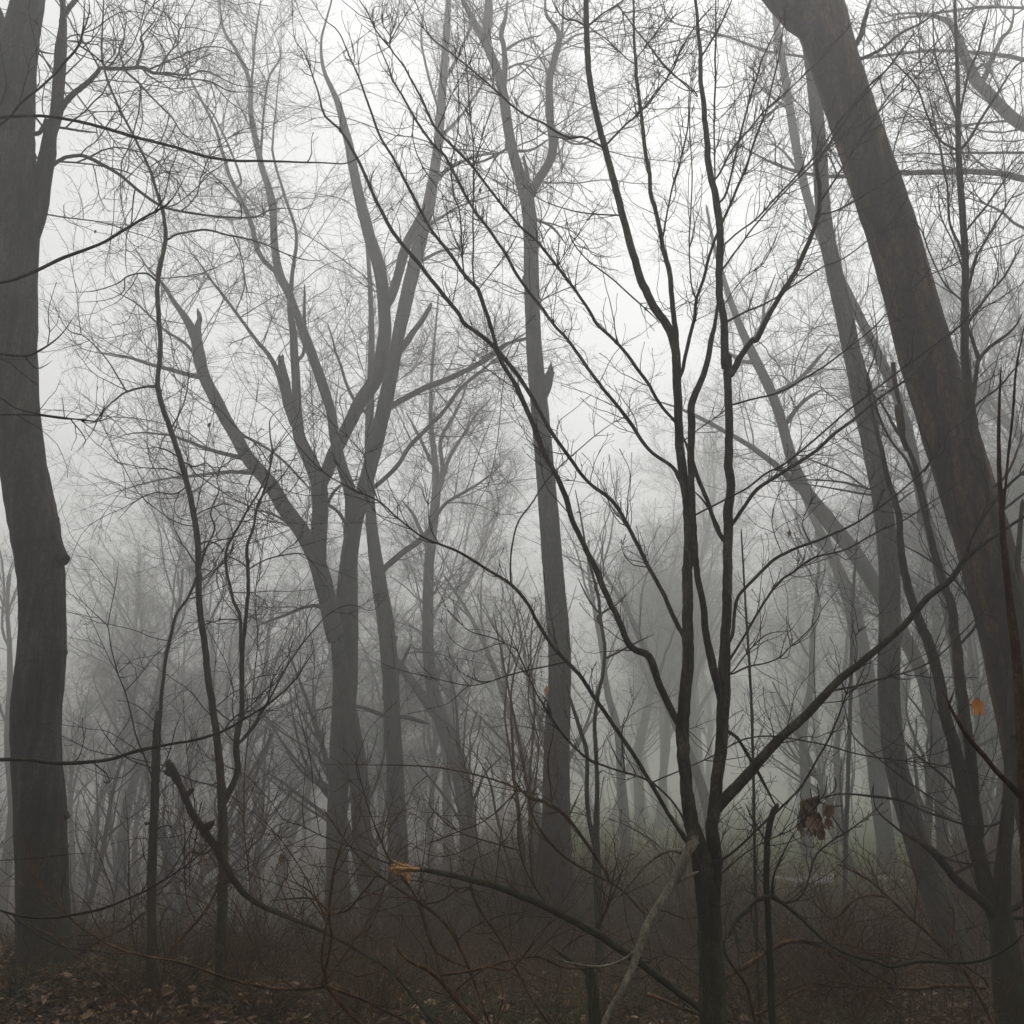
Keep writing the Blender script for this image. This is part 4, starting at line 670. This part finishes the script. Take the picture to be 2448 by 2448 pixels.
tree('arching_shrub', 'tall bare shrub with arching stems meeting in a knot left of the sapling clump', 'shrub', 6.2, (M['brush'], M['brush']), [
 'trunk z=.2 tw=.6 t0=.1 I 1230,2060,18 1050,1780,16 960,1600,17 920,1500,18 860,1440,18 780,1310,18 735,1230,16 775,1120,10 790,1060,7', 'stem z0=.2 z=.3 tw=.5 I 1650,1370,13 1520,1240,13 1400,1170,14 1260,1090,16 1160,1000,16 1080,880,14 1045,760,13 1000,730,12 850,670,12 700,635,11 500,610,10 200,600,8 0,600,5', 'stem tw=.8 I 1005,1040,10 850,1000,10 700,950,9 600,880,8 500,760,6', 'stem tw=.5 z=-.3 I 1450,1160,18 1400,1080,19 1320,960,22 1230,850,22 1150,800,22 1040,765,20 960,660,12', 'stem tw=.6 I 990,735,10 900,830,9 800,900,8 650,960,7 470,1030,5', 'stem tw=.6 I 1170,800,10 1150,600,9 1175,460,7 1180,380,5',
 'stem tw=.8 I 735,1240,11 700,1260,10 640,1200,7', 'stem z=.3 I 920,1500,11 900,1360,9', 'stem tw=.7 I 1400,1450,14 1460,1300,13 1510,1060,9', 'stem I 1420,1420,12 1500,1230,11 1560,1070,7',
], rec='brush', wf=.8, seed=38, dens=(.9)*1.7, root=True, zr=.2)
tree('bank_shrub', 'bare shrub of low arching stems below the leaning grey trunk on the right', 'shrub', 6.6, (M['brush'], M['brush']), [
 'trunk tw=.7 t0=.1 J 1680,1750,22 1560,1570,16 1450,1480,17 1330,1370,18 1220,1270,16 1150,1190,14 1060,1150,14 970,1110,8', 'stem J 1220,1280,14 1130,1270,12 1040,1310,12 960,1390,13 890,1350,12 820,1260,9', 'stem J 1560,1570,12 1570,1400,10 1560,1300,6', 'stem J 1200,1260,9 1140,1100,7 1140,1040,5', 'stem J 1370,1400,12 1380,1200,10 1330,1040,8', 'stem z=-.4 J 1600,1650,14 1400,1560,12 1350,1600,11 1200,1570,12 900,1560,8', 'stem J 1350,1600,9 1400,1450,8 1410,1380,5',
 'stem z=-.5 J 1750,1740,16 1700,1680,14 1500,1600,11 1200,1720,9',
], rec='brush', wf=.8, seed=39, dens=(1.2)*1.7, zr=.2)
tree('low_branch_heap', 'heap of interlaced fallen sticks on the ground at bottom right', 'branch pile', 6.8, (M['brush'], M['brush']), [
 'trunk tw=.6 t0=.05 z=.4 J 380,1700,30 520,1640,28 600,1560,28 700,1510,26 800,1490,27 900,1540,20 1050,1600,16 1160,1700,14 1300,1750,10', 'stem J 1730,1745,26 1500,1735,24 1300,1750,20 1100,1740,16 880,1700,9', 'stem z=-.6 J 560,2000,24 525,1800,22 500,1720,20 420,1610,16 340,1480,14 200,1560,9', 'stem J 700,1760,12 850,1720,14 1000,1740,12 1120,1700,9', 'stem J 800,1500,20 850,1510,16 1000,1520,12 1200,1570,6', 'stem z=-.7 J 0,1780,22 200,1860,21 450,1932,20', 'stem J 640,1850,14 800,1760,12 950,1800,9', 'stem z=-.8 J 1250,1640,14 1100,1560,10 850,1570,8',
 'stem J 900,1540,14 1100,1740,14 1300,1850,10', 'stem J 1300,1600,12 1100,1760,12 1000,1850,9',
], rec='brush', wf=.8, seed=40, dens=(1.3)*1.7, root=False, zr=.2)
tree('left_shrub', 'bare brown shrub in front of the thick left trunk, stems slanting both ways', 'shrub', 7.2, (M['brush'], M['brush']), [
 'trunk tw=.8 t0=.1 H 830,1700,18 830,1580,18 950,1480,18 1020,1400,18 1100,1290,16 1130,1200,12 1150,1050,7', 'stem H 790,1932,14 650,1800,14 500,1670,14 380,1580,14 260,1470,12 160,1450,7', 'stem H 740,1360,16 650,1430,14 520,1500,11 430,1550,8', 'stem H 820,1580,9 770,1300,8 850,1220,9 890,1180,6', 'stem H 960,1300,10 945,1100,10 950,950,8 930,820,6', 'stem H 970,1250,8 975,1000,8 1000,820,7 960,550,6 940,250,4', 'stem H 700,1550,9 660,1250,8 665,1000,7 640,720,5',
 'stem H 570,1500,9 590,1300,8 540,1150,7 480,1000,6 400,900,4', 'stem H 380,1400,9 250,1260,8 170,1130,7 130,1010,5', 'stem H 1340,1480,9 1290,1300,8 1270,1100,8 1250,900,8 1260,600,7 D 1320,1661,6 1310,1380,6 1380,960,5 1370,800,4',
 'stem tw=.7 H 1110,1360,9 1050,1310,9 950,1270,7 850,1260,5',
], rec='brush', wf=.8, seed=41, dens=(1.0)*1.7, zr=.2)
# ------------------------------------------------------------------ faint trees of the background: a few kinds, many copies
def wild(seed, H, nlimb, fork, dens=1.0):
    """a bare tree of height H standing at the origin: trunk, limbs, crown of fine twigs"""
    rng = np.random.default_rng(seed)
    lean = rng.normal(0, .10, 3); lean[2] = 1
    n = 16
    T = grow(np.array([[0, 0, -.4]]), unit(lean[None]), np.array([H * .8]), n, .055, .03, rng, 1.2)
    r0 = H * .0125; r = r0 * np.linspace(1.15, .22, n + 1)[None]
    r[0, 0] *= 1.4
    t = MB(); t.add(*tubes(T, r, 10, jit=knobs(rng, n + 1, 10, .06, .9)))
    lb = MB()
    Pf = [T]; Rf = [r]
    K = kids(T, r, nlimb, fork, .98, (.35, .85), rng)
    Q, D, pr, tt, sl, who = K
    G = grow(Q, D, H * rng.uniform(.25, .52, len(Q)) * (1.2 - .6 * tt), 12, .09, .05, rng, 1.5)
    rr_ = (pr * rng.uniform(.4, .72, len(Q)))[:, None] * np.linspace(1, .2, 13)[None]
    lb.add(*tubes(G, rr_, 6))
    c = MB()
    rec = [(1.5 * dens, .8, 2.6, 9, .13, .03, (.4, 1.0), .012, 4), (3.0, .4, 1.5, 6, .13, .03, (.4, 1.0), .0065, 3), (3.4, .2, .8, 4, .15, .03, (.4, 1.0), .0044, 3), (2.6, .12, .4, 2, .18, .02, (.4, 1.0), .0034, 3)]
    twigs_on(c, G, rr_, rec, rng, t0=.15, scale=H / 13)
    twigs_on(c, T, r, rec, rng, t0=.45, scale=H / 13)
    return t, lb, c
def wild_tree(name, seed, H, nl, fork, dens=1.0):
    t, l, c = wild(seed, H, nl, fork, dens)
    e = bpy.data.objects.new(name, None); COL.objects.link(e)
    t.build('trunk', M['mid'], e); l.build('limbs', M['mid'], e); c.build('crown', Tw, e)
    return e
def copy_tree(o):
    c = o.copy(); COL.objects.link(c)
    for ch in o.children:
        d = ch.copy(); COL.objects.link(d); d.parent = c
    return c
protos = [wild_tree('woodland_tree', 101, 22, 15, .28), wild_tree('woodland_tree', 102, 19, 13, .34), wild_tree('woodland_tree', 103, 24, 17, .25),
          wild_tree('young_tree', 104, 11, 18, .18, .9), wild_tree('young_tree', 105, 10, 16, .22, .9), wild_tree('woodland_tree', 106, 21, 13, .4), wild_tree('bare_tree', 107, 20, 6, .55, .35), wild_tree('bare_tree', 108, 18, 7, .5, .35)]
rng = np.random.default_rng(77)
spots = []
# faint trunks that can be told apart in the photograph: (x, base pixel row ignored, distance, kind, scale, turn)
named = [
 (345, 36, 0, 1.0, 'faint straight trunk just right of the thick left trunk'), (470, 40, 5, .9, 'faint trunk bending left, second from the thick left trunk'), (60, 36, 1, 1.0, 'faint trunk in the gap left of the thick trunk'),
 (1290, 38, 2, 1.0, 'ghostly trunk left of the tall centre trunk'), (1480, 42, 5, 1.0, 'ghostly upright trunk just right of the tall centre trunk'), (1690, 36, 1, 1.0, 'ghostly trunk showing behind the nearest sapling clump'),
 (1900, 40, 2, 1.0, 'ghostly trunk between sapling clump and leaning right trunk'), (690, 44, 2, .95, 'faint trunk left of the forked tree'), (1080, 44, 0, 1.0, 'ghostly trunk behind the tree leaning left'),
 (2330, 30, 0, 1.0, 'faint tree behind the slender upswept one at right'), (1980, 48, 0, .9, 'palest trunk over the green clearing'),
]
used = [False] * 8
def place(k, x, y, s, rz, label, group=None):
    if used[k]: o = copy_tree(protos[k])
    else: o = protos[k]; used[k] = True
    o.location = (x, y, float(ground(x, y)) - .05); o.rotation_euler = (0, 0, rz); o.scale = (s, s, s)
    tag(o, label, 'tree')
    if group: o['group'] = group
    elif 'group' in o.keys(): del o['group']
for i_, (x, yd, k, s, lb) in enumerate(named):
    k = 6 + i_ % 2
    place(k, (x - 1224) / F * yd * 1.0, yd, s * .8, rng.uniform(0, 6.28), lb)
n_far = 0
for ring, (y0, y1, cnt) in enumerate([(29, 46, 14), (50, 70, 22), (70, 98, 36), (98, 140, 46)]):
    got = []; tries = 0
    while len(got) < cnt and tries < 4000:
        tries += 1
        y = rng.uniform(y0, y1); x = rng.uniform(-1, 1) * (.52 * y + 2)
        if (3 < x < 15 and y < 52) or .20 * y < x < .34 * y and y < 85: continue                       # the clearing
        if ring == 0 and x < .03 * y and y < 42: continue
        if min([math.hypot(x - a, y - b) for a, b in got] or [9]) < (y1 - y0) * .12: continue
        got.append((x, y))
        k = int(rng.choice([0, 1, 2, 5, 3, 4], p=[.2, .16, .2, .12, .17, .15]))
        lab, grp = [('bare tree greyed by mist in the first rank behind the nearer trunks', 'greyed trees behind the nearer trunks'),
                    ('bare tree half dissolved in fog in the middle rank of the wood', 'half dissolved trees in the middle of the wood'),
                    ('bare tree faint as a shadow deep in the fog', 'shadow faint trees deep in the fog'),
                    ('barely visible tree at the very back of the foggy wood', 'barely visible trees at the back')][ring]
        place(k, x, y, rng.uniform(.5, .75) if x < 1 else rng.uniform(.95, 1.25), rng.uniform(0, 6.28), lab, grp)

# young thicket trees on the slope to the left and right
for i in range(8):
    y = rng.uniform(24, 38); side = -1 if i % 3 else 1
    x = side * rng.uniform(.16, .52) * y
    if 2.5 < x < 8: x += 6
    place(3 + i % 2, x, y, rng.uniform(.55, .9), rng.uniform(0, 6.28), 'young spindly tree with fine upright twigs on the slope behind the first trees', 'spindly young trees on the slope')

# young saplings under the big trees: fine stems crossing the middle of the view
for i, (px, yd, s) in enumerate([(420, 25, .8), (560, 23, .6), (930, 26, .85), (1130, 24, .6), (2150, 21, .6), (250, 24, .8)]):
    place(3 + i % 2, (px - 1224) / F * yd, yd, s, i * 1.7, 'x', 'slight saplings below the big trees')
for i, (px, yd, s) in enumerate([(240, 52, .95), (430, 62, 1.1), (620, 50, .85), (800, 66, 1.2), (980, 56, 1.0), (1130, 68, 1.2), (330, 72, 1.2)]):
    place((1, 2, 0, 5)[i % 4], (px - 1224) / F * yd, yd, s, i * 2.1, 'bare tree half dissolved in fog in the middle rank of the wood', 'half dissolved trees in the middle of the wood')
# ------------------------------------------------------------------ undergrowth shrubs
def shrub(seed, H, n, spread, recipe):
    rng = np.random.default_rng(seed)
    a = rng.uniform(0, 6.28, n); q = rng.uniform(.1, spread, n)
    D = np.stack([np.cos(a) * q, np.sin(a) * q, np.ones(n)], 1)
    P0 = np.stack([np.cos(a) * .12 * rng.random(n), np.sin(a) * .12 * rng.random(n), np.full(n, -.08)], 1)
    G = grow(P0, D, H * rng.uniform(.5, 1.1, n), 12, .10, -.03, rng, 1.5)
    r = rng.uniform(.004, .009, n)[:, None] * np.linspace(1, .3, 13)[None]
    st = MB(); st.add(*tubes(G, r, 5)); tw = MB(); twigs_on(tw, G, r, recipe, rng, t0=.1)
    return st, tw
sh = []
for i, (H, n_, spd) in enumerate([(1.3, 22, 1.1), (1.0, 26, 1.6), (1.7, 16, .8), (.7, 30, 2.0)]):
    st, tw = shrub(200 + i, H, n_, spd, [(5, .15, .6, 6, .16, .03, (.5, 1.2), .003, 4), (6, .06, .25, 3, .2, .03, (.5, 1.2), .0019, 3)])
    e = bpy.data.objects.new('undergrowth_shrub', None); COL.objects.link(e)
    st.build('stems', M['brush'], e); tw.build('twigs', M['brush'], e); sh.append([e, False])
def put_shrub(k, x, y, s, lab, grp=None):
    e, u = sh[k]
    if u: e = copy_tree(e)
    else: sh[k][1] = True
    e.location = (x, y, float(ground(x, y))); e.rotation_euler = (0, 0, rng.uniform(0, 6.28)); e.scale = (s, s, s)
    tag(e, lab, 'shrub', grp)
for i in range(38):
    y = rng.uniform(9.3, 13.5); x = rng.uniform(-.5, .5) * y
    if -1.3 < x < 1.2 and y < 10.8: continue
    put_shrub(int(rng.integers(0, 4)), x, y, rng.uniform(.55, 1.0), 'low brown bramble tangle in the nearest band of undergrowth', 'low bramble tangles on the near ground')
for i in range(64):
    y = rng.uniform(5.8, 9.6); x = rng.uniform(-.45, .5) * y
    if (-.45 * y < x < -.28 * y and rng.random() < .35) or (-.9 < x < .7 and y > 7.6) or x > 2.2 and y > 7.6 and rng.random() < .5: continue
    put_shrub(int(rng.integers(0, 4)), x, y, rng.uniform(.35, .62), 'fine reddish brown bramble closest to the camera along the bottom', 'nearest reddish brambles')
for i in range(100):
    y = rng.uniform(13.5, 22); x = rng.uniform(-.35, .52) * y
    if x < -2.5 or (.2 * y < x < .36 * y and y > 14.5): continue
    put_shrub(int(rng.integers(0, 4)), x, y, rng.uniform(.9, 1.6), 'misted brown thicket shrub in the undergrowth below the grey trunks', 'thicket shrubs below the grey trunks')

# ------------------------------------------------------------------ leaf litter, stalks, grass
def leaves(n, y0, y1, wx, seed, size=(.03, .07), up=.5, lift=.03):
    rng = np.random.default_rng(seed)
    y = y0 + (y1 - y0) * rng.random(n) ** 1.5; x = rng.uniform(-wx, wx, n) * (y + 1)
    z = ground(x, y) + rng.random(n) * lift + .006
    s = rng.uniform(*size, n); a = rng.uniform(0, 6.28, n)
    nrm = unit(np.stack([rng.normal(0, up, n), rng.normal(0, up, n), np.ones(n)], 1))
    u = unit(np.cross(nrm, np.stack([np.cos(a), np.sin(a), np.zeros(n)], 1))); v = np.cross(nrm, u)
    c = np.stack([x, y, z], 1); curl = rng.uniform(-.1, .5, n)
    sh_ = [(-1, 0, 0), (-.35, .55, 1), (.45, .5, 1), (1.05, 0, .2), (.4, -.5, 1), (-.4, -.55, 1), (0, 0, -.15)]
    V = np.stack([c + (u * (a_ * s)[:, None] + v * (b_ * s)[:, None] + nrm * (h_ * curl * s)[:, None]) for a_, b_, h_ in
                  [(np.full(n, p), np.full(n, q), h) for p, q, h in sh_]], 1)
    b = (np.arange(n) * 7)[:, None]
    tri = np.concatenate([b + np.array([[i, (i + 1) % 6, 6]]) for i in range(6)])
    return V.reshape(-1, 3), tri
V, tr = leaves(130000, 6.5, 20, .55, 301, (.016, .038))
tag(mesh_obj('leaf_litter', V, tr, M['litter'], smooth=False, tri=True), 'brown fallen leaves covering the ground', 'leaf litter', kind='stuff')
def blades(n, pos, h0, h1, wd, seed, bend=.3, seg=4):
    rng = np.random.default_rng(seed); x, y = pos
    P0 = np.stack([x, y, ground(x, y) - .02], 1); D = np.stack([rng.normal(0, bend, n), rng.normal(0, bend, n), np.ones(n)], 1)
    G = grow(P0, D, rng.uniform(h0, h1, n), seg, bend * .4, -.05, rng)
    return tubes(G, np.full((n, seg + 1), wd) * np.linspace(1, .3, seg + 1)[None] * rng.uniform(.6, 1.3, n)[:, None], 3)
rng = np.random.default_rng(9)
V, tr = leaves(7000, 6.2, 12, .55, 311, (.022, .046), .8, .07)
tag(mesh_obj('curled_leaves', V, tr, M['litter'], smooth=False, tri=True), 'larger curled leaves lying on top of the litter', 'leaf litter', kind='stuff')
# green tufts in patches
cx, cyy = rng.uniform(-.4, .5, 60), rng.uniform(7.5, 14, 60); cx = cx * cyy
cx[:14] = rng.uniform(-1.3, 1.1, 14); cyy[:14] = rng.uniform(7.9, 10.4, 14); cx[14:20] = rng.uniform(1.5, 3.4, 6); cyy[14:20] = rng.uniform(8, 9.6, 6); cyy[20:26] = rng.uniform(8, 9, 6); cx[20:26] = rng.uniform(-3.6, -1.8, 6)
keep = (np.arange(60) < 23) | ((np.sin(cx * 1.3) + np.cos(cyy * 1.1)) > -.3); cx, cyy = cx[keep], cyy[keep]
NG = 60000; w_ = rng.integers(0, len(cx), NG); x = cx[w_] + rng.normal(0, .5, NG); y = np.maximum(cyy[w_] + rng.normal(0, .4, NG), 6)
tag(mesh_obj('grass', *blades(NG, (x, y), .03, .12, .003, 303), M['grass']), 'thin green grass growing through the litter', 'grass', kind='stuff')
# dry stalks
n_ = 16000; y = rng.uniform(9, 26, n_); x = rng.uniform(-.42, .52, n_) * y
y = np.where(x < -2.6, np.minimum(y, 12), y)
tag(mesh_obj('dry_stalks', *blades(n_, (x, y), .2, .75, .0028, 304, .22, 5), M['straw']), 'dry brown stalks standing through the undergrowth', 'dry stalks', kind='stuff')
n_ = 3500; x = rng.normal(-6.3, .0, n_) ; x = np.where(rng.random(n_) < .6, rng.normal(-4.6, .5, n_), rng.normal(.9, 1.3, n_)); y = np.where(x < -2, rng.uniform(15, 19, n_), rng.uniform(16, 20, n_))
tag(mesh_obj('dry_reeds', *blades(n_, (x, y), .6, 1.5, .0035, 305, .12, 6), M['straw']), 'taller straw coloured stalks before the misty trunks', 'dry stalks', kind='stuff')
n_ = 9000; y = rng.uniform(7, 15, n_); x = rng.uniform(-.52, .52, n_) * y
P0 = np.stack([x, y, ground(x, y) + .03], 1); D = np.stack([rng.normal(0, 1, n_), rng.normal(0, 1, n_), rng.normal(.1, .15, n_)], 1)
G = grow(P0, D, rng.uniform(.15, .7, n_), 5, .15, -.01, rng)
tag(mesh_obj('fallen_twigs', *tubes(G, np.full((n_, 6), .0035) * np.linspace(1, .4, 6)[None], 4), M['brush']), 'small sticks scattered over the leaves', 'sticks', kind='stuff')

# ------------------------------------------------------------------ last withered leaves on the branches (parts of their plants)
def owner(n): return next(o for o in C.objects if o.name == n)
def leaf_mesh(size, rng, curl=.5, lobes=5):
    """lobed leaf with a folded, curled blade"""
    k = 36; a = np.linspace(0, 2 * math.pi, k, endpoint=False)
    rad = .55 + .28 * np.abs(np.cos(a * lobes / 2)) ** .7 + rng.normal(0, .05, k); rad[(a > 2.9) & (a < 3.4)] *= .6
    rings = [np.zeros((1, 3))]
    for f in (.35, .7, 1.0):
        x = np.cos(a) * rad * f * 1.25; y = np.sin(a) * rad * f * .8
        z = curl * (y ** 2) * .9 + curl * .35 * x ** 2 + rng.normal(0, .03, k) * f
        rings.append(np.stack([x, y, z], 1))
    V = np.vstack(rings) * size; T = []
    for i in range(k): j = (i + 1) % k; T.append((0, 1 + i, 1 + j, 1 + j))
    Q = [(1 + r_ * k + i, 1 + (r_ + 1) * k + i, 1 + (r_ + 1) * k + (i + 1) % k, 1 + r_ * k + (i + 1) % k) for r_ in (0, 1) for i in range(k)]
    tri = [t[:3] for t in T] + [(q[0], q[1], q[2]) for q in Q] + [(q[0], q[2], q[3]) for q in Q]
    return V, np.array(tri)
def hang_leaf(own, crop, x, y, Yd, w_, m, seed, nm='withered_leaf', lab=None, curl=.6):
    rng = np.random.default_rng(seed); e = owner(own)
    p, t = at(OFF[crop][0] + x * SC, OFF[crop][1] + y * SC, Yd); size = w_ * SC * t / F * .5
    V, tr = leaf_mesh(size, rng, curl)
    from mathutils import Euler
    Rm = np.array(Euler((rng.uniform(.9, 2.1), rng.uniform(-.5, .5), rng.uniform(-1, 1))).to_matrix() @ Euler((0, 0, rng.uniform(1.1, 2.0))).to_matrix())
    V = V @ Rm.T + p - np.array(e.location)
    o = mesh_obj(nm, V, tr, m, e, tri=True)
    if lab: o['label'] = lab
    # stalk
    return o
hang_leaf('reddish_shoot', 'J', 1695, 308, 2.15, 105, M['leaf_orange'], 5, lab='bright orange dead leaf')
mb = MB(); e = owner('reddish_shoot')
for a_, b_ in (((1560, 330), (1640, 290)),):
    P = np.array([at(OFF['J'][0] + q[0] * SC, OFF['J'][1] + q[1] * SC, 2.15)[0] for q in ((1585, 380), (1605, 330), (1640, 292), (1665, 295))]); mb.add(*tubes(P[None], np.full((1, 4), .0012), 5))
mb.build('leaf_stalk', M['red'], e, e.location)
# the bunch of oak-brown leaves caught on the right
rr = np.random.default_rng(50)
for i in range(28):
    t_ = i / 27; hang_leaf('thin_sapling', 'J', 842 + rr.normal(0, 24 + 24 * t_), 795 + 165 * t_ + rr.normal(0, 8), 5.0 + rr.normal(0, .03), rr.uniform(60, 92), M[('leaf_rust', 'leaf_tan', 'leaf_brown')[i % 3]], 60 + i, curl=rr.uniform(.3, .9))
P = []
mb = MB(); e = owner('thin_sapling')
for pts in (((870, 700), (880, 760), (868, 820), (860, 900)), ((922, 660), (912, 740), (880, 790), (850, 850)), ((962, 665), (965, 720), (930, 760), (890, 775)), ((835, 725), (845, 790), (850, 860), (830, 930)), ((1000, 812), (940, 815), (900, 800), (860, 790)), ((1010, 960), (950, 870), (920, 820), (870, 780))):
    q = np.array([at(OFF['J'][0] + a_ * SC, OFF['J'][1] + b_ * SC, 5.0)[0] for a_, b_ in pts]); q = spline(np.column_stack([q, np.zeros(4)]), .01)[:, :3]
    mb.add(*tubes(q[None], np.full((1, len(q)), .0028), 5))
mb.build('leaf_shoots', Tw, e, e.location)
for own, c, x, y, Yd, w_, m, s in [
 ('fallen_limb', 'I', 430, 1185, 5.75, 60, 'leaf_orange', 2), ('tall_tree', 'I', 1145, 222, 14.6, 50, 'leaf_orange', 3), ('slim_tree', 'H', 1440, 1085, 7.9, 60, 'leaf_rust', 4), ('slim_tree', 'H', 1425, 1125, 7.9, 45, 'leaf_rust', 41),
 ('slim_tree', 'D', 1075, 522, 8.1, 34, 'leaf_dark', 5), ('slim_tree', 'D', 1130, 1515, 8.2, 26, 'leaf_dark', 6), ('slim_tree', 'D', 980, 590, 8.2, 18, 'leaf_dark', 7),
 ('maple_sapling', 'B', 800, 978, 5.0, 34, 'leaf_rust', 8), ('maple_sapling', 'B', 728, 1098, 5.0, 22, 'leaf_rust', 9), ('maple_sapling', 'G', 730, 1078, 5.0, 40, 'leaf_rust', 10), ('arching_shrub', 'I', 1230, 1105, 6.6, 34, 'leaf_rust', 12), ('arching_shrub', 'I', 375, 880, 6.4, 30, 'leaf_dark', 13),
 ('broken_stem', 'H', 1030, 1060, 7.7, 60, 'leaf_rust', 14), ('broken_stem', 'H', 1050, 1100, 7.7, 50, 'leaf_rust', 15), ('broken_stem', 'H', 1000, 1050, 7.7, 50, 'leaf_rust', 16),
 ('bank_shrub', 'J', 1390, 1310, 6.8, 46, 'leaf_rust', 17), ('forked_tree', 'A', 490, 1190, 9, 22, 'leaf_dark', 18)]:
    if own == 'forked_tree': own = 'slim_tree'
    hang_leaf(own, c, x, y, Yd, w_, M[m], s)
# splintered wood of the fresh break
e = owner('fallen_limb'); mb = MB(); rr = np.random.default_rng(8)
for i in range(22):
    y_ = rr.uniform(1108, 1165); x0 = rr.uniform(325, 400); x1 = x0 + rr.uniform(60, 120)
    z0 = 5.88 + rr.normal(0, .02)
    pts = np.array([at(OFF['I'][0] + a_ * SC, OFF['I'][1] + b_ * SC, z0)[0] for a_, b_ in ((x1, 1140 + (y_ - 1138) * .6), ((x0 + x1) / 2, y_), (x0, y_ + rr.normal(0, 12) - 6))])
    mb.add(*tubes(pts[None], np.array([[.007, .0075, .001]]) * rr.uniform(.6, 1.3), 4))
o = mb.build('splintered_break', M['split'], e, e.location); o['label'] = 'bright orange splintered wood'
e = owner('maple_sapling')

# where a handful share a rank, each is told by its place in the row
words = ['leftmost', 'second from the left', 'third from the left', 'fourth from the left', 'fifth from the left', 'sixth from the left', 'seventh from the left', 'eighth from the left', 'ninth from the left', 'tenth from the left', 'eleventh from the left', 'twelfth from the left', 'thirteenth from the left', 'rightmost']
for g_, txt in (('greyed trees behind the nearer trunks', 'greyed tree of the first misty rank, %s'), ('spindly young trees on the slope', 'young spindly tree with fine upright twigs, %s of its kind'),
                ('slight saplings below the big trees', 'slight sapling lost among twigs below the big trees, %s of its row')):
    row = sorted([o for o in C.objects if o.get('group') == g_ and o.get('category')], key=lambda o: o.location.x / o.location.y)
    if 1 < len(row) <= 14:
        for i, o in enumerate(row): o['label'] = txt % (words[-1] if i == len(row) - 1 else words[i])

# ------------------------------------------------------------------ the fog itself
x0, x1, y0, y1, z0, z1 = -426, 426, -426, 426, -5.6, 40.0
# bottom lies a metre below the lowest ground inside
V = np.array([(x0, y0, z0), (x1, y0, z0), (x1, y1, z0), (x0, y1, z0), (x0, y0, z1), (x1, y0, z1), (x1, y1, z1), (x0, y1, z1)], float)
hm = bpy.data.materials.new('haze'); hm.use_nodes = True; hn = hm.node_tree; hn.nodes.clear()
ho = hn.nodes.new('ShaderNodeOutputMaterial'); pv = hn.nodes.new('ShaderNodeVolumePrincipled')
pv.inputs['Density'].default_value = FOG; pv.inputs['Color'].default_value = (*FOG_ALB, 1); pv.inputs['Anisotropy'].default_value = FOG_ANISO
hn.links.new(pv.outputs[0], ho.inputs['Volume'])
hz = mesh_obj('haze', V, np.array([(0, 3, 2, 1), (4, 5, 6, 7), (0, 1, 5, 4), (1, 2, 6, 5), (2, 3, 7, 6), (3, 0, 4, 7)]), hm, smooth=False)
tag(hz, 'dense pale fog filling the wood', 'fog', kind='stuff')
